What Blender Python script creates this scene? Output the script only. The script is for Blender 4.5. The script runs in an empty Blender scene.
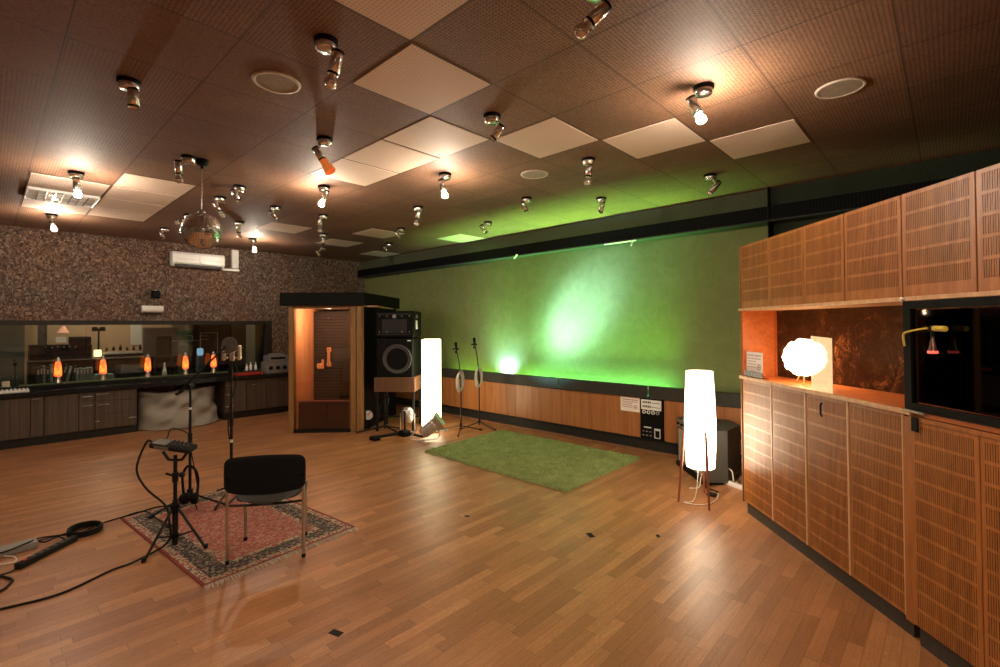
import bpy, math, random
from mathutils import Vector, Matrix
random.seed(7)
C = bpy.context.scene.collection
PI = math.pi
CH = 3.16            # ceiling height
T = 0.625            # ceiling tile

# ------------------------------------------------------------------ node helpers
class G:
    def __init__(s, mat):
        s.nt = mat.node_tree; s.n = s.nt.nodes; s.l = s.nt.links
    def node(s, t, **kw):
        n = s.n.new(t)
        for k, v in kw.items(): setattr(n, k, v)
        return n
    def put(s, sock, v):
        if isinstance(v, bpy.types.NodeSocket): s.l.new(v, sock)
        else:
            if hasattr(sock.default_value, '__len__') and hasattr(v, '__len__') and len(v) == 3 and len(sock.default_value) == 4: v = (*v, 1)
            sock.default_value = v
    def m(s, op, a, b=0.0, c=0.0):
        n = s.node('ShaderNodeMath', operation=op)
        s.put(n.inputs[0], a); s.put(n.inputs[1], b); s.put(n.inputs[2], c)
        return n.outputs[0]
    def noise(s, vec, scale=5, detail=3, rough=.5, dist=0, out='Fac'):
        n = s.node('ShaderNodeTexNoise')
        s.put(n.inputs['Vector'], vec); n.inputs['Scale'].default_value = scale
        n.inputs['Detail'].default_value = detail; n.inputs['Roughness'].default_value = rough; n.inputs['Distortion'].default_value = dist
        return n.outputs[out]
    def vor(s, vec, scale=5, out='Distance', feature='F1'):
        n = s.node('ShaderNodeTexVoronoi', feature=feature)
        s.put(n.inputs['Vector'], vec); n.inputs['Scale'].default_value = scale
        return n.outputs[out]
    def ramp(s, f, stops, interp='LINEAR'):
        n = s.node('ShaderNodeValToRGB'); n.color_ramp.interpolation = interp
        e = n.color_ramp.elements
        while len(e) < len(stops): e.new(.5)
        for el, (p, c) in zip(e, stops): el.position = p; el.color = (*c, 1)
        s.put(n.inputs[0], f); return n.outputs[0]
    def mix(s, f, a, b, mode='MIX'):
        n = s.node('ShaderNodeMix', data_type='RGBA', blend_type=mode)
        s.put(n.inputs[0], f); s.put(n.inputs[6], a); s.put(n.inputs[7], b)
        return n.outputs[2]
    def coord(s, which='Object'):
        return s.node('ShaderNodeTexCoord').outputs[which]
    def mapping(s, vec, scale=(1, 1, 1), rot=(0, 0, 0), loc=(0, 0, 0)):
        n = s.node('ShaderNodeMapping'); s.put(n.inputs[0], vec)
        n.inputs['Scale'].default_value = scale; n.inputs['Rotation'].default_value = rot; n.inputs['Location'].default_value = loc
        return n.outputs[0]
    def sep(s, vec):
        n = s.node('ShaderNodeSeparateXYZ'); s.put(n.inputs[0], vec); return n.outputs
    def comb(s, x, y, z=0.0):
        n = s.node('ShaderNodeCombineXYZ'); s.put(n.inputs[0], x); s.put(n.inputs[1], y); s.put(n.inputs[2], z); return n.outputs[0]
    def white(s, vec):
        n = s.node('ShaderNodeTexWhiteNoise', noise_dimensions='3D'); s.put(n.inputs['Vector'], vec); return n.outputs['Value']
    def bump(s, h, strength=.3, dist=.01):
        n = s.node('ShaderNodeBump'); n.inputs['Strength'].default_value = strength; n.inputs['Distance'].default_value = dist
        s.put(n.inputs['Height'], h); return n.outputs[0]

MATS = {}
def new(name):
    m = bpy.data.materials.new(name); m.use_nodes = True
    MATS[name] = m
    g = G(m); b = m.node_tree.nodes['Principled BSDF']
    return m, g, b
def plain(name, col, rough=.5, metal=0., var=.15, scale=25, bump=0., emis=0., ecol=None, coat=0., trans=0., spec=None):
    m, g, b = new(name)
    if spec is None and max(col) < .06: spec = .25
    if spec is not None: b.inputs['Specular IOR Level'].default_value = spec
    co = g.coord()
    f = g.noise(co, scale, 3)
    lo = tuple(max(0, c*(1-var)) for c in col); hi = tuple(min(1, c*(1+var)) for c in col)
    g.put(b.inputs['Base Color'], g.ramp(f, [(.3, lo), (.7, hi)]))
    b.inputs['Roughness'].default_value = rough; b.inputs['Metallic'].default_value = metal
    if coat: b.inputs['Coat Weight'].default_value = coat
    if trans: b.inputs['Transmission Weight'].default_value = trans
    if bump: g.put(b.inputs['Normal'], g.bump(f, bump, .01))
    if emis:
        b.inputs['Emission Color'].default_value = (*(ecol or col), 1); b.inputs['Emission Strength'].default_value = emis
    return m
def wood(name, dark, light, rough=.4, scale=(1.2, 1.2, .12), freq=22, coat=0., bump=.05):
    m, g, b = new(name)
    v = g.mapping(g.coord(), scale)
    n1 = g.noise(v, freq, 5, .6, .6)
    n2 = g.noise(v, freq*4, 3, .6)
    f = g.m('MULTIPLY_ADD', n2, .35, g.m('MULTIPLY', n1, .75))
    g.put(b.inputs['Base Color'], g.ramp(f, [(.35, dark), (.7, light)]))
    b.inputs['Roughness'].default_value = rough; b.inputs['Coat Weight'].default_value = coat; b.inputs['Coat Roughness'].default_value = .25
    g.put(b.inputs['Normal'], g.bump(n2, bump, .005))
    return m
def glass(name, col=(.9, .95, .93), rough=0., clear=.85):
    # thin pane: mostly transparent with a glossy coat (real single-sheet behaviour without refraction offset)
    m = bpy.data.materials.new(name); m.use_nodes = True; MATS[name] = m
    g = G(m); nt = m.node_tree; nt.nodes.clear()
    out = g.node('ShaderNodeOutputMaterial'); tr = g.node('ShaderNodeBsdfTransparent'); gl = g.node('ShaderNodeBsdfGlossy'); fr = g.node('ShaderNodeFresnel'); mx = g.node('ShaderNodeMixShader')
    tr.inputs[0].default_value = (*[c*clear for c in col], 1); gl.inputs['Roughness'].default_value = rough
    fr.inputs[0].default_value = 1.55
    f = g.m('ADD', fr.outputs[0], g.m('MULTIPLY', g.noise(g.coord(), 3), .02))
    nt.links.new(f, mx.inputs[0]); nt.links.new(tr.outputs[0], mx.inputs[1]); nt.links.new(gl.outputs[0], mx.inputs[2]); nt.links.new(mx.outputs[0], out.inputs[0])
    return m

# ---- materials
walnut = wood('slotted_walnut', (.24, .078, .016), (.45, .165, .037), .36, coat=.2)
trimwood = wood('trim_wood', (.50, .27, .13), (.72, .46, .26), .35)
nichewood = wood('niche_wood', (.50, .12, .03), (.70, .22, .06), .4, scale=(.2, 1, 1))
pine = wood('pine', (.55, .27, .11), (.78, .47, .24), .45, scale=(1, 1, .08), freq=10)
oakframe = wood('oak_frame', (.20, .095, .03), (.34, .18, .065), .45)
wainwood = wood('wainscot_wood', (.26, .085, .025), (.46, .19, .065), .38, scale=(2.5, 2.5, .06), freq=16, coat=.15)
darkstripe = wood('striped_dark_wood', (.030, .019, .013), (.115, .078, .055), .5, scale=(3, 3, .03), freq=13)
teak = wood('lamp_leg_teak', (.20, .06, .03), (.34, .12, .06), .4)
standwood = wood('speaker_stand_wood', (.09, .04, .02), (.17, .085, .045), .45)
black = plain('black_paint', (.0045, .0045, .0045), .55, bump=.03, spec=.12)
blackmetal = plain('black_metal', (.015, .015, .016), .35, .3)
blackfab = plain('black_fabric', (.004, .004, .0045), .95, bump=.3, scale=300)
greyfab = plain('grey_fabric', (.055, .052, .05), .9, bump=.3, scale=300)
rubber = plain('rubber', (.01, .01, .01), .7)
chrome = plain('chrome', (.80, .78, .75), .22, 1., var=.03)
steel = plain('brushed_steel', (.55, .53, .50), .3, 1., var=.08)
white = plain('white_plastic', (.78, .77, .74), .4, var=.04)
acwhite = plain('ac_white', (.82, .80, .76), .35, var=.04)
paper = plain('paper', (.85, .78, .74), .8, var=.03)
ink = plain('print_ink', (.45, .22, .20), .8)
greyink = plain('grey_ink', (.42, .38, .38), .8)
darkgrey = plain('dark_grey', (.05, .05, .052), .5)
ampgrey = plain('amp_grey_vinyl', (.065, .062, .057), .6, bump=.3, scale=200)
ampgrill = plain('amp_grill_cloth', (.33, .31, .27), .8, bump=.4, scale=300)
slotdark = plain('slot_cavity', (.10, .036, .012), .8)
ledgedark = plain('ledge_dark', (.035, .033, .028), .5, bump=.05)
plinthdark = plain('plinth_dark', (.022, .021, .02), .4)
woodplinth = plain('cabinet_plinth_grey', (.05, .045, .04), .4)
counter_m = plain('black_countertop', (.012, .012, .013), .18, var=.3)
felt = plain('green_felt', (.06, .085, .03), .9, bump=.3, scale=150)
red = plain('red_case', (.45, .03, .02), .4)
blue = plain('blue_plastic', (.08, .22, .45), .4)
sofa = plain('maroon_leatherette', (.15, .045, .038), .38, bump=.15, scale=60)
drape_m = plain('beige_dust_sheet', (.30, .27, .22), .85, bump=.2, scale=60)
silver = plain('silver_lamp_housing', (.68, .66, .62), .35, .8)
whitecable = plain('white_cable', (.75, .70, .62), .5)
beigewall = plain('control_room_beige', (.60, .42, .27), .8, var=.06, scale=4)
olive = plain('control_room_olive', (.085, .10, .075), .8, var=.12, scale=4)
brownscreen = plain('brown_screen', (.09, .07, .06), .7)
binder = plain('pale_binder', (.30, .36, .30), .6)
binderd = plain('dark_binder', (.05, .06, .055), .6)
boxbeige = plain('beige_box', (.55, .46, .34), .7)
gearcream = plain('cream_gear', (.50, .44, .36), .5)
clockface = plain('clock_face', (.75, .72, .68), .5)
nearwall = plain('near_wall_plaster', (.24, .20, .15), .8, scale=3)
yellow = plain('yellow_hose', (.65, .48, .06), .35)
lintel_m = plain('window_surround_dark', (.025, .02, .016), .5)
glass_m = glass('window_glass')
booth_glass = glass('booth_glass', (.95, .9, .85))
dark_glass = glass('dark_glass', (.5, .48, .45), .02, .6)
acryl = glass('acrylic', (.98, .98, .98), .02, .97)
bulb_clear = plain('mirror_bulb', (.80, .72, .66), .12, .75, var=.08)
bulb_lit = plain('lit_bulb', (1, .9, .75), .3, emis=700, ecol=(1, .84, .66))
shade_m, g, b = new('lamp_shade_paper')
z = g.sep(g.coord())[2]
b.inputs['Base Color'].default_value = (.9, .85, .75, 1); b.inputs['Roughness'].default_value = .7
b.inputs['Emission Color'].default_value = (1, .80, .55, 1)
g.put(b.inputs['Emission Strength'], g.m('MULTIPLY_ADD', g.m('POWER', 2.718, g.m('MULTIPLY', -1.0, g.m('POWER', g.m('DIVIDE', g.m('ABSOLUTE', g.m('SUBTRACT', z, .62)), .34), 2.0))), 9.0, g.m('MULTIPLY_ADD', g.noise(g.coord(), 4), .2, 1.2)))
column_m, g, b = new('column_lamp_paper')
b.inputs['Base Color'].default_value = (.9, .85, .7, 1)
b.inputs['Emission Color'].default_value = (1, .84, .52, 1)
g.put(b.inputs['Emission Strength'], g.m('MULTIPLY_ADD', g.noise(g.coord(), 4), .3, 4.6))
petal_m = plain('paper_petal_glow', (.95, .85, .7), .7, emis=4.6, ecol=(1, .66, .36))
lantern_m = plain('paper_lantern_glow', (.88, .72, .48), .8, emis=.36, ecol=(1, .74, .42))
_b = lantern_m.node_tree.nodes['Principled BSDF']; _g = G(lantern_m)
_t = _g.node('ShaderNodeBsdfTransparent'); _x = _g.node('ShaderNodeMixShader'); _x.inputs[0].default_value = .45
lantern_m.node_tree.links.new(_b.outputs[0], _x.inputs[1]); lantern_m.node_tree.links.new(_t.outputs[0], _x.inputs[2])
lantern_m.node_tree.links.new(_x.outputs[0], lantern_m.node_tree.nodes['Material Output'].inputs[0])
amber_m = plain('amber_lamp_glow', (.9, .6, .25), .5, emis=2.5, ecol=(1, .66, .28))
coral_m = plain('coral_shade', (.8, .3, .2), .5, emis=.5, ecol=(1, .42, .25))
lavacore, g, b = new('lava_liquid')
n = g.noise(g.mapping(g.coord(), (1, 1, .7)), 22, 1)
b.inputs['Base Color'].default_value = (.9, .2, .04, 1)
g.put(b.inputs['Emission Color'], g.ramp(n, [(.42, (1, .07, .02)), (.60, (1, .26, .03))]))
b.inputs['Emission Strength'].default_value = 1.15
orange_gel = plain('orange_gel', (.75, .16, .03), .3, emis=.25, ecol=(1, .25, .05))
led_w = plain('glow_spot', (.9, .9, .85), .3, emis=5, ecol=(1, .95, .85))
screen_b = plain('blue_glow', (.3, .5, .7), .3, emis=.5, ecol=(.35, .6, .85))

# floor parquet, strips along Y
floor_m, g, b = new('oak_parquet')
x, y, _ = g.sep(g.coord())
row = g.m('FLOOR', g.m('DIVIDE', x, .071))
yy = g.m('ADD', g.m('DIVIDE', y, .58), g.m('MULTIPLY', g.white(g.comb(row, 3.3)), 7.0))
cell = g.m('FLOOR', yy)
rnd = g.white(g.comb(row, cell, 1.0))
board = g.m('FLOOR', g.m('DIVIDE', row, 3.0))
grain = g.noise(g.mapping(g.coord(), (14, .8, 1)), 5, 5, .6, .5)
f = g.m('ADD', g.m('MULTIPLY_ADD', rnd, .34, .08), g.m('MULTIPLY', grain, .5))
fine_ = g.noise(g.mapping(g.coord(), (45, 6, 1)), 5, 6, .8)
f = g.m('ADD', f, g.m('MULTIPLY', g.m('SUBTRACT', fine_, .5), .95))
col = g.ramp(f, [(.15, (.20, .078, .031)), (.42, (.36, .152, .060)), (.62, (.46, .205, .083)), (.88, (.70, .37, .17))])
fx = g.m('ABSOLUTE', g.m('SUBTRACT', g.m('FRACT', g.m('DIVIDE', x, .071)), .5))
fy = g.m('ABSOLUTE', g.m('SUBTRACT', g.m('FRACT', yy), .5))
gap = g.m('MAXIMUM', g.m('GREATER_THAN', fx, .484), g.m('GREATER_THAN', fy, .4972))
wear = g.noise(g.coord(), 1.3, 4, .6)
col = g.mix(g.ramp(wear, [(.35, (0, 0, 0)), (.7, (.35, .35, .35))]), col, (.13, .065, .033))
col = g.mix(g.m('MULTIPLY', gap, .55), col, (.05, .02, .01))
g.put(b.inputs['Base Color'], col)
g.put(b.inputs['Roughness'], g.m('MULTIPLY_ADD', grain, .12, g.m('MULTIPLY_ADD', wear, .14, .27)))
b.inputs['Specular IOR Level'].default_value = .5
g.put(b.inputs['Normal'], g.bump(g.m('SUBTRACT', g.m('MULTIPLY', grain, .3), gap), .12, .002))

# ceiling tiles
def tilemat(name, c0, c1, hole):
    m, g, b = new(name)
    co = g.coord(); x, y, _ = g.sep(co)
    hx = g.m('SUBTRACT', g.m('FRACT', g.m('DIVIDE', x, .0208)), .5)
    hy = g.m('SUBTRACT', g.m('FRACT', g.m('DIVIDE', y, .0208)), .5)
    r2 = g.m('ADD', g.m('MULTIPLY', hx, hx), g.m('MULTIPLY', hy, hy))
    h = g.m('LESS_THAN', r2, .06)
    # some tiles are solid with a pitted surface rather than drilled
    ti = g.white(g.comb(g.m('FLOOR', g.m('DIVIDE', x, T)), g.m('FLOOR', g.m('DIVIDE', y, T)), 2.0))
    solid = g.m('LESS_THAN', ti, .14)
    pit = g.noise(co, 90, 2, .7)
    h = g.m('MULTIPLY', h, g.m('SUBTRACT', 1.0, solid))
    tv = g.noise(co, 1.6, 3)
    col = g.ramp(g.m('MULTIPLY_ADD', ti, .3, g.m('MULTIPLY', tv, .7)), [(.25, c0), (.75, c1)])
    gx = g.m('ABSOLUTE', g.m('SUBTRACT', g.m('FRACT', g.m('DIVIDE', x, T)), .5))
    gy = g.m('ABSOLUTE', g.m('SUBTRACT', g.m('FRACT', g.m('DIVIDE', y, T)), .5))
    gap = g.m('GREATER_THAN', g.m('MAXIMUM', gx, gy), .4945)
    pc = g.ramp(pit, [(.40, (.62, .62, .62)), (.55, (1, 1, 1))])
    col = g.mix(1.0, col, pc, 'MULTIPLY') if name == 'brown_tile' else col
    col = g.mix(g.m('MULTIPLY', h, .85 if name == 'brown_tile' else .5), col, hole)
    col = g.mix(g.m('MULTIPLY', gap, .8), col, (.015, .008, .005))
    g.put(b.inputs['Base Color'], col); b.inputs['Roughness'].default_value = .7
    g.put(b.inputs['Normal'], g.bump(g.m('SUBTRACT', g.m('MULTIPLY', pit, .5), h), .3, .003))
    return m
tile_m = tilemat('brown_tile', (.19, .092, .050), (.30, .152, .082), (.02, .009, .005))
light_tile_m = tilemat('light_tile', (.72, .54, .42), (.80, .62, .49), (.24, .16, .11))

# cork bark wall
cork_m, g, b = new('cork_bark')
co = g.coord()
wv = g.mix(.10, co, g.noise(co, 14, 2, out='Color'))
c1 = g.vor(g.mapping(wv, (1, 1, .7)), 50, 'Color'); d1 = g.vor(wv, 50)
n1 = g.noise(co, 38, 6, .75); n0 = g.noise(co, 1.2, 2)
f = g.m('ADD', g.m('MULTIPLY', g.sep(c1)[0], .55), g.m('MULTIPLY', n1, .45))
col = g.ramp(f, [(.2, (.040, .027, .021)), (.42, (.12, .080, .060)), (.62, (.18, .120, .088)), (.84, (.40, .30, .22))])
col = g.mix(g.ramp(n0, [(.4, (0, 0, 0)), (.65, (.6, .6, .6))]), col, g.mix(1.0, col, (1.3, .95, .78), 'MULTIPLY'))
g.put(b.inputs['Base Color'], col); b.inputs['Roughness'].default_value = .9
g.put(b.inputs['Normal'], g.bump(g.m('ADD', n1, g.m('MULTIPLY', d1, -.8)), .8, .03))

# green felted wall
green_m, g, b = new('green_wall_covering')
co = g.coord()
n1 = g.noise(co, 4, 5, .65, 1.5); n2 = g.noise(co, 60, 3, .7)
f = g.m('ADD', g.m('MULTIPLY', n1, .6), g.m('MULTIPLY', n2, .4))
g.put(b.inputs['Base Color'], g.ramp(f, [(.3, (.13, .15, .05)), (.5, (.165, .19, .065)), (.7, (.20, .225, .085))]))
b.inputs['Roughness'].default_value = .85
g.put(b.inputs['Normal'], g.bump(f, .35, .02))

shaded_green_m = plain('shaded_green_wall', (.028, .036, .020), .8, bump=.2, scale=60)  # wall green with the shade right of the seam put into its colour
bulkhead_m = plain('bulkhead_olive', (.075, .085, .045), .85, bump=.2, scale=60)
# marbled dark niche board
marble_m, g, b = new('marbled_dark_board')
co = g.coord()
sw = g.noise(g.mapping(co, (1, 1, .8)), 3.2, 4, .6, 2.5)
st = g.noise(g.mapping(co, (2, 2, 1)), 17, 5, .75, 3.)
f = g.m('ADD', g.m('MULTIPLY', sw, .5), g.m('MULTIPLY', st, .5))
g.put(b.inputs['Base Color'], g.ramp(f, [(.42, (.008, .004, .003)), (.53, (.05, .018, .008)), (.64, (.38, .13, .035))]))
b.inputs['Roughness'].default_value = .22; b.inputs['Specular IOR Level'].default_value = .6; b.inputs['Specular Tint'].default_value = (1, .55, .25, 1)
g.put(b.inputs['Normal'], g.bump(st, 1.0, .05))

# foam slats in the booth
foam_m, g, b = new('charcoal_foam')
z = g.sep(g.coord())[2]
s_ = g.m('ABSOLUTE', g.m('SUBTRACT', g.m('FRACT', g.m('DIVIDE', z, .055)), .5))
n = g.noise(g.coord(), 60, 3)
g.put(b.inputs['Base Color'], g.mix(g.m('MULTIPLY', n, g.m('GREATER_THAN', s_, .18)), (.016, .014, .013), (.065, .052, .044)))
b.inputs['Roughness'].default_value = .95
g.put(b.inputs['Normal'], g.bump(s_, .6, .02))

# duct ribbing
duct_m, g, b = new('ribbed_black_grille')
x = g.sep(g.coord())[0]
s_ = g.m('FRACT', g.m('DIVIDE', x, .03))
g.put(b.inputs['Base Color'], g.mix(g.m('GREATER_THAN', s_, .6), (.003, .003, .003), (.009, .009, .009)))
b.inputs['Roughness'].default_value = .7; b.inputs['Specular IOR Level'].default_value = .08; g.put(b.inputs['Normal'], g.bump(s_, .4, .01))

# persian rug (UV 0..1, u along long side)
rug_m, g, b = new('persian_rug')
u, v, _ = g.sep(g.coord('UV'))
U = g.m('MULTIPLY', g.m('MINIMUM', u, g.m('SUBTRACT', 1.0, u)), 1.92)
V = g.m('MULTIPLY', g.m('MINIMUM', v, g.m('SUBTRACT', 1.0, v)), 1.13)
d = g.m('MINIMUM', U, V)
p2 = g.comb(U, V)
fine = g.vor(p2, 62, 'Color'); fd = g.vor(p2, 30)
fn = g.noise(p2, 55, 2, .7)
field = g.ramp(g.sep(fine)[0], [(0, (.30, .055, .042)), (.38, (.40, .11, .08)), (.62, (.50, .24, .17)), (.8, (.48, .38, .27)), (.93, (.10, .07, .07))], 'CONSTANT')
med = g.ramp(fd, [(.0, (.5, .38, .28)), (.25, (.34, .07, .05))])
field = g.mix(.35, field, med); field = g.mix(.22, field, (.22, .12, .09))
fb = g.vor(p2, 75, 'Color')
border = g.ramp(g.sep(fb)[1], [(0, (.030, .028, .028)), (.38, (.07, .060, .052)), (.60, (.22, .08, .06)), (.70, (.34, .28, .20)), (.85, (.14, .11, .09))], 'CONSTANT')
guard = g.ramp(g.sep(fb)[0], [(0, (.42, .34, .24)), (.5, (.12, .09, .08)), (.75, (.35, .06, .04))], 'CONSTANT')
col = g.mix(g.m('LESS_THAN', d, .235), field, guard)
col = g.mix(g.m('LESS_THAN', d, .200), col, border)
col = g.mix(g.m('LESS_THAN', d, .070), col, guard)
col = g.mix(g.m('LESS_THAN', d, .020), col, (.20, .030, .025))
g.put(b.inputs['Base Color'], col); b.inputs['Roughness'].default_value = .95
g.put(b.inputs['Normal'], g.bump(fn, .5, .006))

shag_m, g, b = new('green_shag')
n1 = g.noise(g.coord(), 60, 3, .7); n2 = g.noise(g.coord(), 7, 3)
f = g.m('ADD', g.m('MULTIPLY', n1, .65), g.m('MULTIPLY', n2, .35))
g.put(b.inputs['Base Color'], g.ramp(f, [(.3, (.10, .145, .04)), (.55, (.25, .31, .11)), (.75, (.42, .48, .22))]))
b.inputs['Roughness'].default_value = .95

mirror_m, g, b = new('disco_mirror')
b.inputs['Metallic'].default_value = .86; b.inputs['Roughness'].default_value = .10
g.put(b.inputs['Base Color'], g.ramp(g.noise(g.coord(), 8), [(.3, (.75, .72, .65)), (.7, (.92, .90, .85))]))

# ------------------------------------------------------------------ mesh builder
class MB:
    def __init__(s): s.v = []; s.f = []; s.mi = []; s.cur = 0; s.uv = {}; s.sm = []; s.smooth = False
    def mat(s, i): s.cur = i; return s
    def add(s, vs, fs, M=None, smooth=None):
        o = len(s.v)
        for p in vs:
            p = Vector(p); s.v.append(M @ p if M else p)
        for f in fs:
            s.f.append([i+o for i in f]); s.mi.append(s.cur); s.sm.append(s.smooth if smooth is None else smooth)
        return s
    def box(s, lo, hi, M=None):
        (a, b, c), (d, e, f) = lo, hi
        vs = [(a,b,c),(d,b,c),(d,e,c),(a,e,c),(a,b,f),(d,b,f),(d,e,f),(a,e,f)]
        return s.add(vs, [(0,3,2,1),(4,5,6,7),(0,1,5,4),(1,2,6,5),(2,3,7,6),(3,0,4,7)], M, False)
    def bbox(s, lo, hi, r=.005, M=None):
        # box with chamfered edges
        (a, b, c), (d, e, f) = lo, hi
        r = min(r, (d-a)/2.01, (e-b)/2.01, (f-c)/2.01)
        vs = []; idx = {}
        cs = [(sx, sy, sz) for sx in (0, 1) for sy in (0, 1) for sz in (0, 1)]
        X = (a, d); Y = (b, e); Z = (c, f); sg = (1, -1)
        for q in cs:
            x, y, z = X[q[0]], Y[q[1]], Z[q[2]]; dx, dy, dz = sg[q[0]]*r, sg[q[1]]*r, sg[q[2]]*r
            for k, p in enumerate(((x, y+dy, z+dz), (x+dx, y, z+dz), (x+dx, y+dy, z))):
                idx[(q, k)] = len(vs); vs.append(p)
        fs = []
        def quad(ax, val):
            o = [i for i in range(3) if i != ax]
            L = []
            for (i, j) in ((0,0),(1,0),(1,1),(0,1)):
                q = [0,0,0]; q[ax] = val; q[o[0]] = i; q[o[1]] = j
                L.append(idx[(tuple(q), ax)])
            return L
        for ax in range(3):
            for val in (0, 1): fs.append(quad(ax, val))
        for ax in range(3):   # edges parallel to ax
            o = [i for i in range(3) if i != ax]
            for i in (0, 1):
                for j in (0, 1):
                    q0 = [0,0,0]; q1 = [0,0,0]; q1[ax] = 1
                    for q in (q0, q1): q[o[0]] = i; q[o[1]] = j
                    q0 = tuple(q0); q1 = tuple(q1)
                    fs.append([idx[(q0, o[0])], idx[(q0, o[1])], idx[(q1, o[1])], idx[(q1, o[0])]])
        for q in cs: fs.append([idx[(q, 0)], idx[(q, 1)], idx[(q, 2)]])
        # orient outward
        cen = Vector(((a+d)/2, (b+e)/2, (c+f)/2)); out = []
        for F in fs:
            P = [Vector(vs[i]) for i in F]; n = (P[1]-P[0]).cross(P[2]-P[0]); m = sum(P, Vector())/len(P)
            out.append(F if n.dot(m-cen) > 0 else F[::-1])
        return s.add(vs, out, M, False)
    def tube(s, pts, r, seg=8, caps=True, M=None):
        pts = [Vector(p) for p in pts]; n = len(pts)
        rs = r if hasattr(r, '__len__') else [r]*n
        vs = []; fs = []
        prev = None
        for i, p in enumerate(pts):
            t = (pts[min(i+1, n-1)] - pts[max(i-1, 0)])
            if t.length < 1e-9: t = Vector((0, 0, 1))
            t.normalize()
            if prev is None:
                a = Vector((0, 0, 1)) if abs(t.z) < .9 else Vector((1, 0, 0))
                u = t.cross(a).normalized()
            else: u = (prev - t*prev.dot(t)).normalized()
            w = t.cross(u); prev = u
            for k in range(seg):
                an = 2*PI*k/seg; vs.append(p + (u*math.cos(an) + w*math.sin(an))*rs[i])
        for i in range(n-1):
            for k in range(seg):
                k2 = (k+1) % seg; fs.append((i*seg+k, i*seg+k2, (i+1)*seg+k2, (i+1)*seg+k))
        s.add(vs, fs, M, seg > 5)
        if caps:
            s.add([vs[k] for k in range(seg)], [tuple(range(seg))[::-1]], M, False)
            s.add([vs[(n-1)*seg+k] for k in range(seg)], [tuple(range(seg))], M, False)
        return s
    def lathe(s, prof, seg=24, M=None, axis=None, smooth=True):
        # prof: (r, z); M optional
        vs = []; fs = []; n = len(prof)
        for r, z in prof:
            for k in range(seg):
                a = 2*PI*k/seg; vs.append((r*math.cos(a), r*math.sin(a), z))
        for i in range(n-1):
            for k in range(seg):
                k2 = (k+1) % seg; fs.append((i*seg+k, i*seg+k2, (i+1)*seg+k2, (i+1)*seg+k))
        return s.add(vs, fs, M, smooth)
    def sphere(s, c, r, seg=16, rings=10, M=None, smooth=True, sc=(1,1,1)):
        prof = [(max(1e-5, math.sin(PI*i/rings)), -math.cos(PI*i/rings)) for i in range(rings+1)]
        MM = Matrix.Translation(c) @ Matrix.Diagonal((r*sc[0], r*sc[1], r*sc[2], 1))
        if M: MM = M @ MM
        return s.lathe(prof, seg, MM, smooth=smooth)
    def prism(s, poly, z0, z1, M=None):
        n = len(poly)
        vs = [(x, y, z0) for x, y in poly] + [(x, y, z1) for x, y in poly]
        fs = [tuple(range(n))[::-1], tuple(range(n, 2*n))] + [(i, (i+1) % n, n+(i+1) % n, n+i) for i in range(n)]
        return s.add(vs, fs, M, False)
    def build(s, name, mat, parent=None, org=None, rot=0.):
        """vertices are given in world space if org is given (thing without parent) or if the parent is unrotated 'world' empty; otherwise local"""
        me = bpy.data.meshes.new(name)
        off = Vector((0, 0, 0))
        if parent is not None and parent.get('_w'): off = Vector(parent['_w'])
        elif org is not None: off = Vector(org)
        me.from_pydata([tuple(p-off) for p in s.v], [], s.f)
        for mt in (mat if isinstance(mat, (list, tuple)) else [mat]): me.materials.append(mt)
        me.polygons.foreach_set('material_index', s.mi); me.polygons.foreach_set('use_smooth', s.sm)
        me.validate(); me.update()
        o = bpy.data.objects.new(name, me); C.objects.link(o)
        if parent is not None: o.parent = parent
        if parent is not None and parent.get('_w'): o['_w'] = parent['_w']
        elif parent is None: o.location = off
        if org is not None and parent is None: o['_w'] = tuple(off)
        return o
def tag(o, label, cat, group=None, kind=None):
    o['label'] = label; o['category'] = cat
    if group: o['group'] = group
    if kind: o['kind'] = kind
    return o
def thing(name, label, cat, loc, rot=0., group=None, world=True):
    """Empty at the base. world=True: parts are given in world coordinates (no rotation)."""
    o = bpy.data.objects.new(name, None); C.objects.link(o); o.empty_display_size = .1
    o.location = loc
    if world: o['_w'] = tuple(loc)
    else: o.rotation_euler = (0, 0, rot)
    return tag(o, label, cat, group)
def struct(o): o['kind'] = 'structure'; return o
def box(name, lo, hi, mat, parent=None, org=None, r=0.):
    m = MB()
    (m.bbox(lo, hi, r) if r else m.box(lo, hi))
    if parent is None and org is None: org = ((lo[0]+hi[0])/2, (lo[1]+hi[1])/2, lo[2])
    return m.build(name, mat, parent, org)
def copy_tree(o, parent=None):
    c = o.copy(); C.objects.link(c)
    if parent is not None: c.parent = parent
    for ch in o.children: copy_tree(ch, c)
    return c
def align(p0, p1):
    """matrix mapping local z axis from p0 to p1 direction at p0"""
    d = (Vector(p1)-Vector(p0)).normalized()
    return Matrix.Translation(p0) @ d.to_track_quat('Z', 'Y').to_matrix().to_4x4()
def smooth_path(pts, n=6):
    P = [Vector(p) for p in pts]; P = [P[0]*2-P[1]] + P + [P[-1]*2-P[-2]]; out = []
    for i in range(1, len(P)-2):
        for k in range(n):
            t = k/n; a, b_, c, d_ = P[i-1], P[i], P[i+1], P[i+2]
            out.append(.5*((2*b_)+(c-a)*t+(2*a-5*b_+4*c-d_)*t*t+(3*b_-a-3*c+d_)*t**3))
    out.append(P[-2]); return out

exec_parts = []
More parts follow.
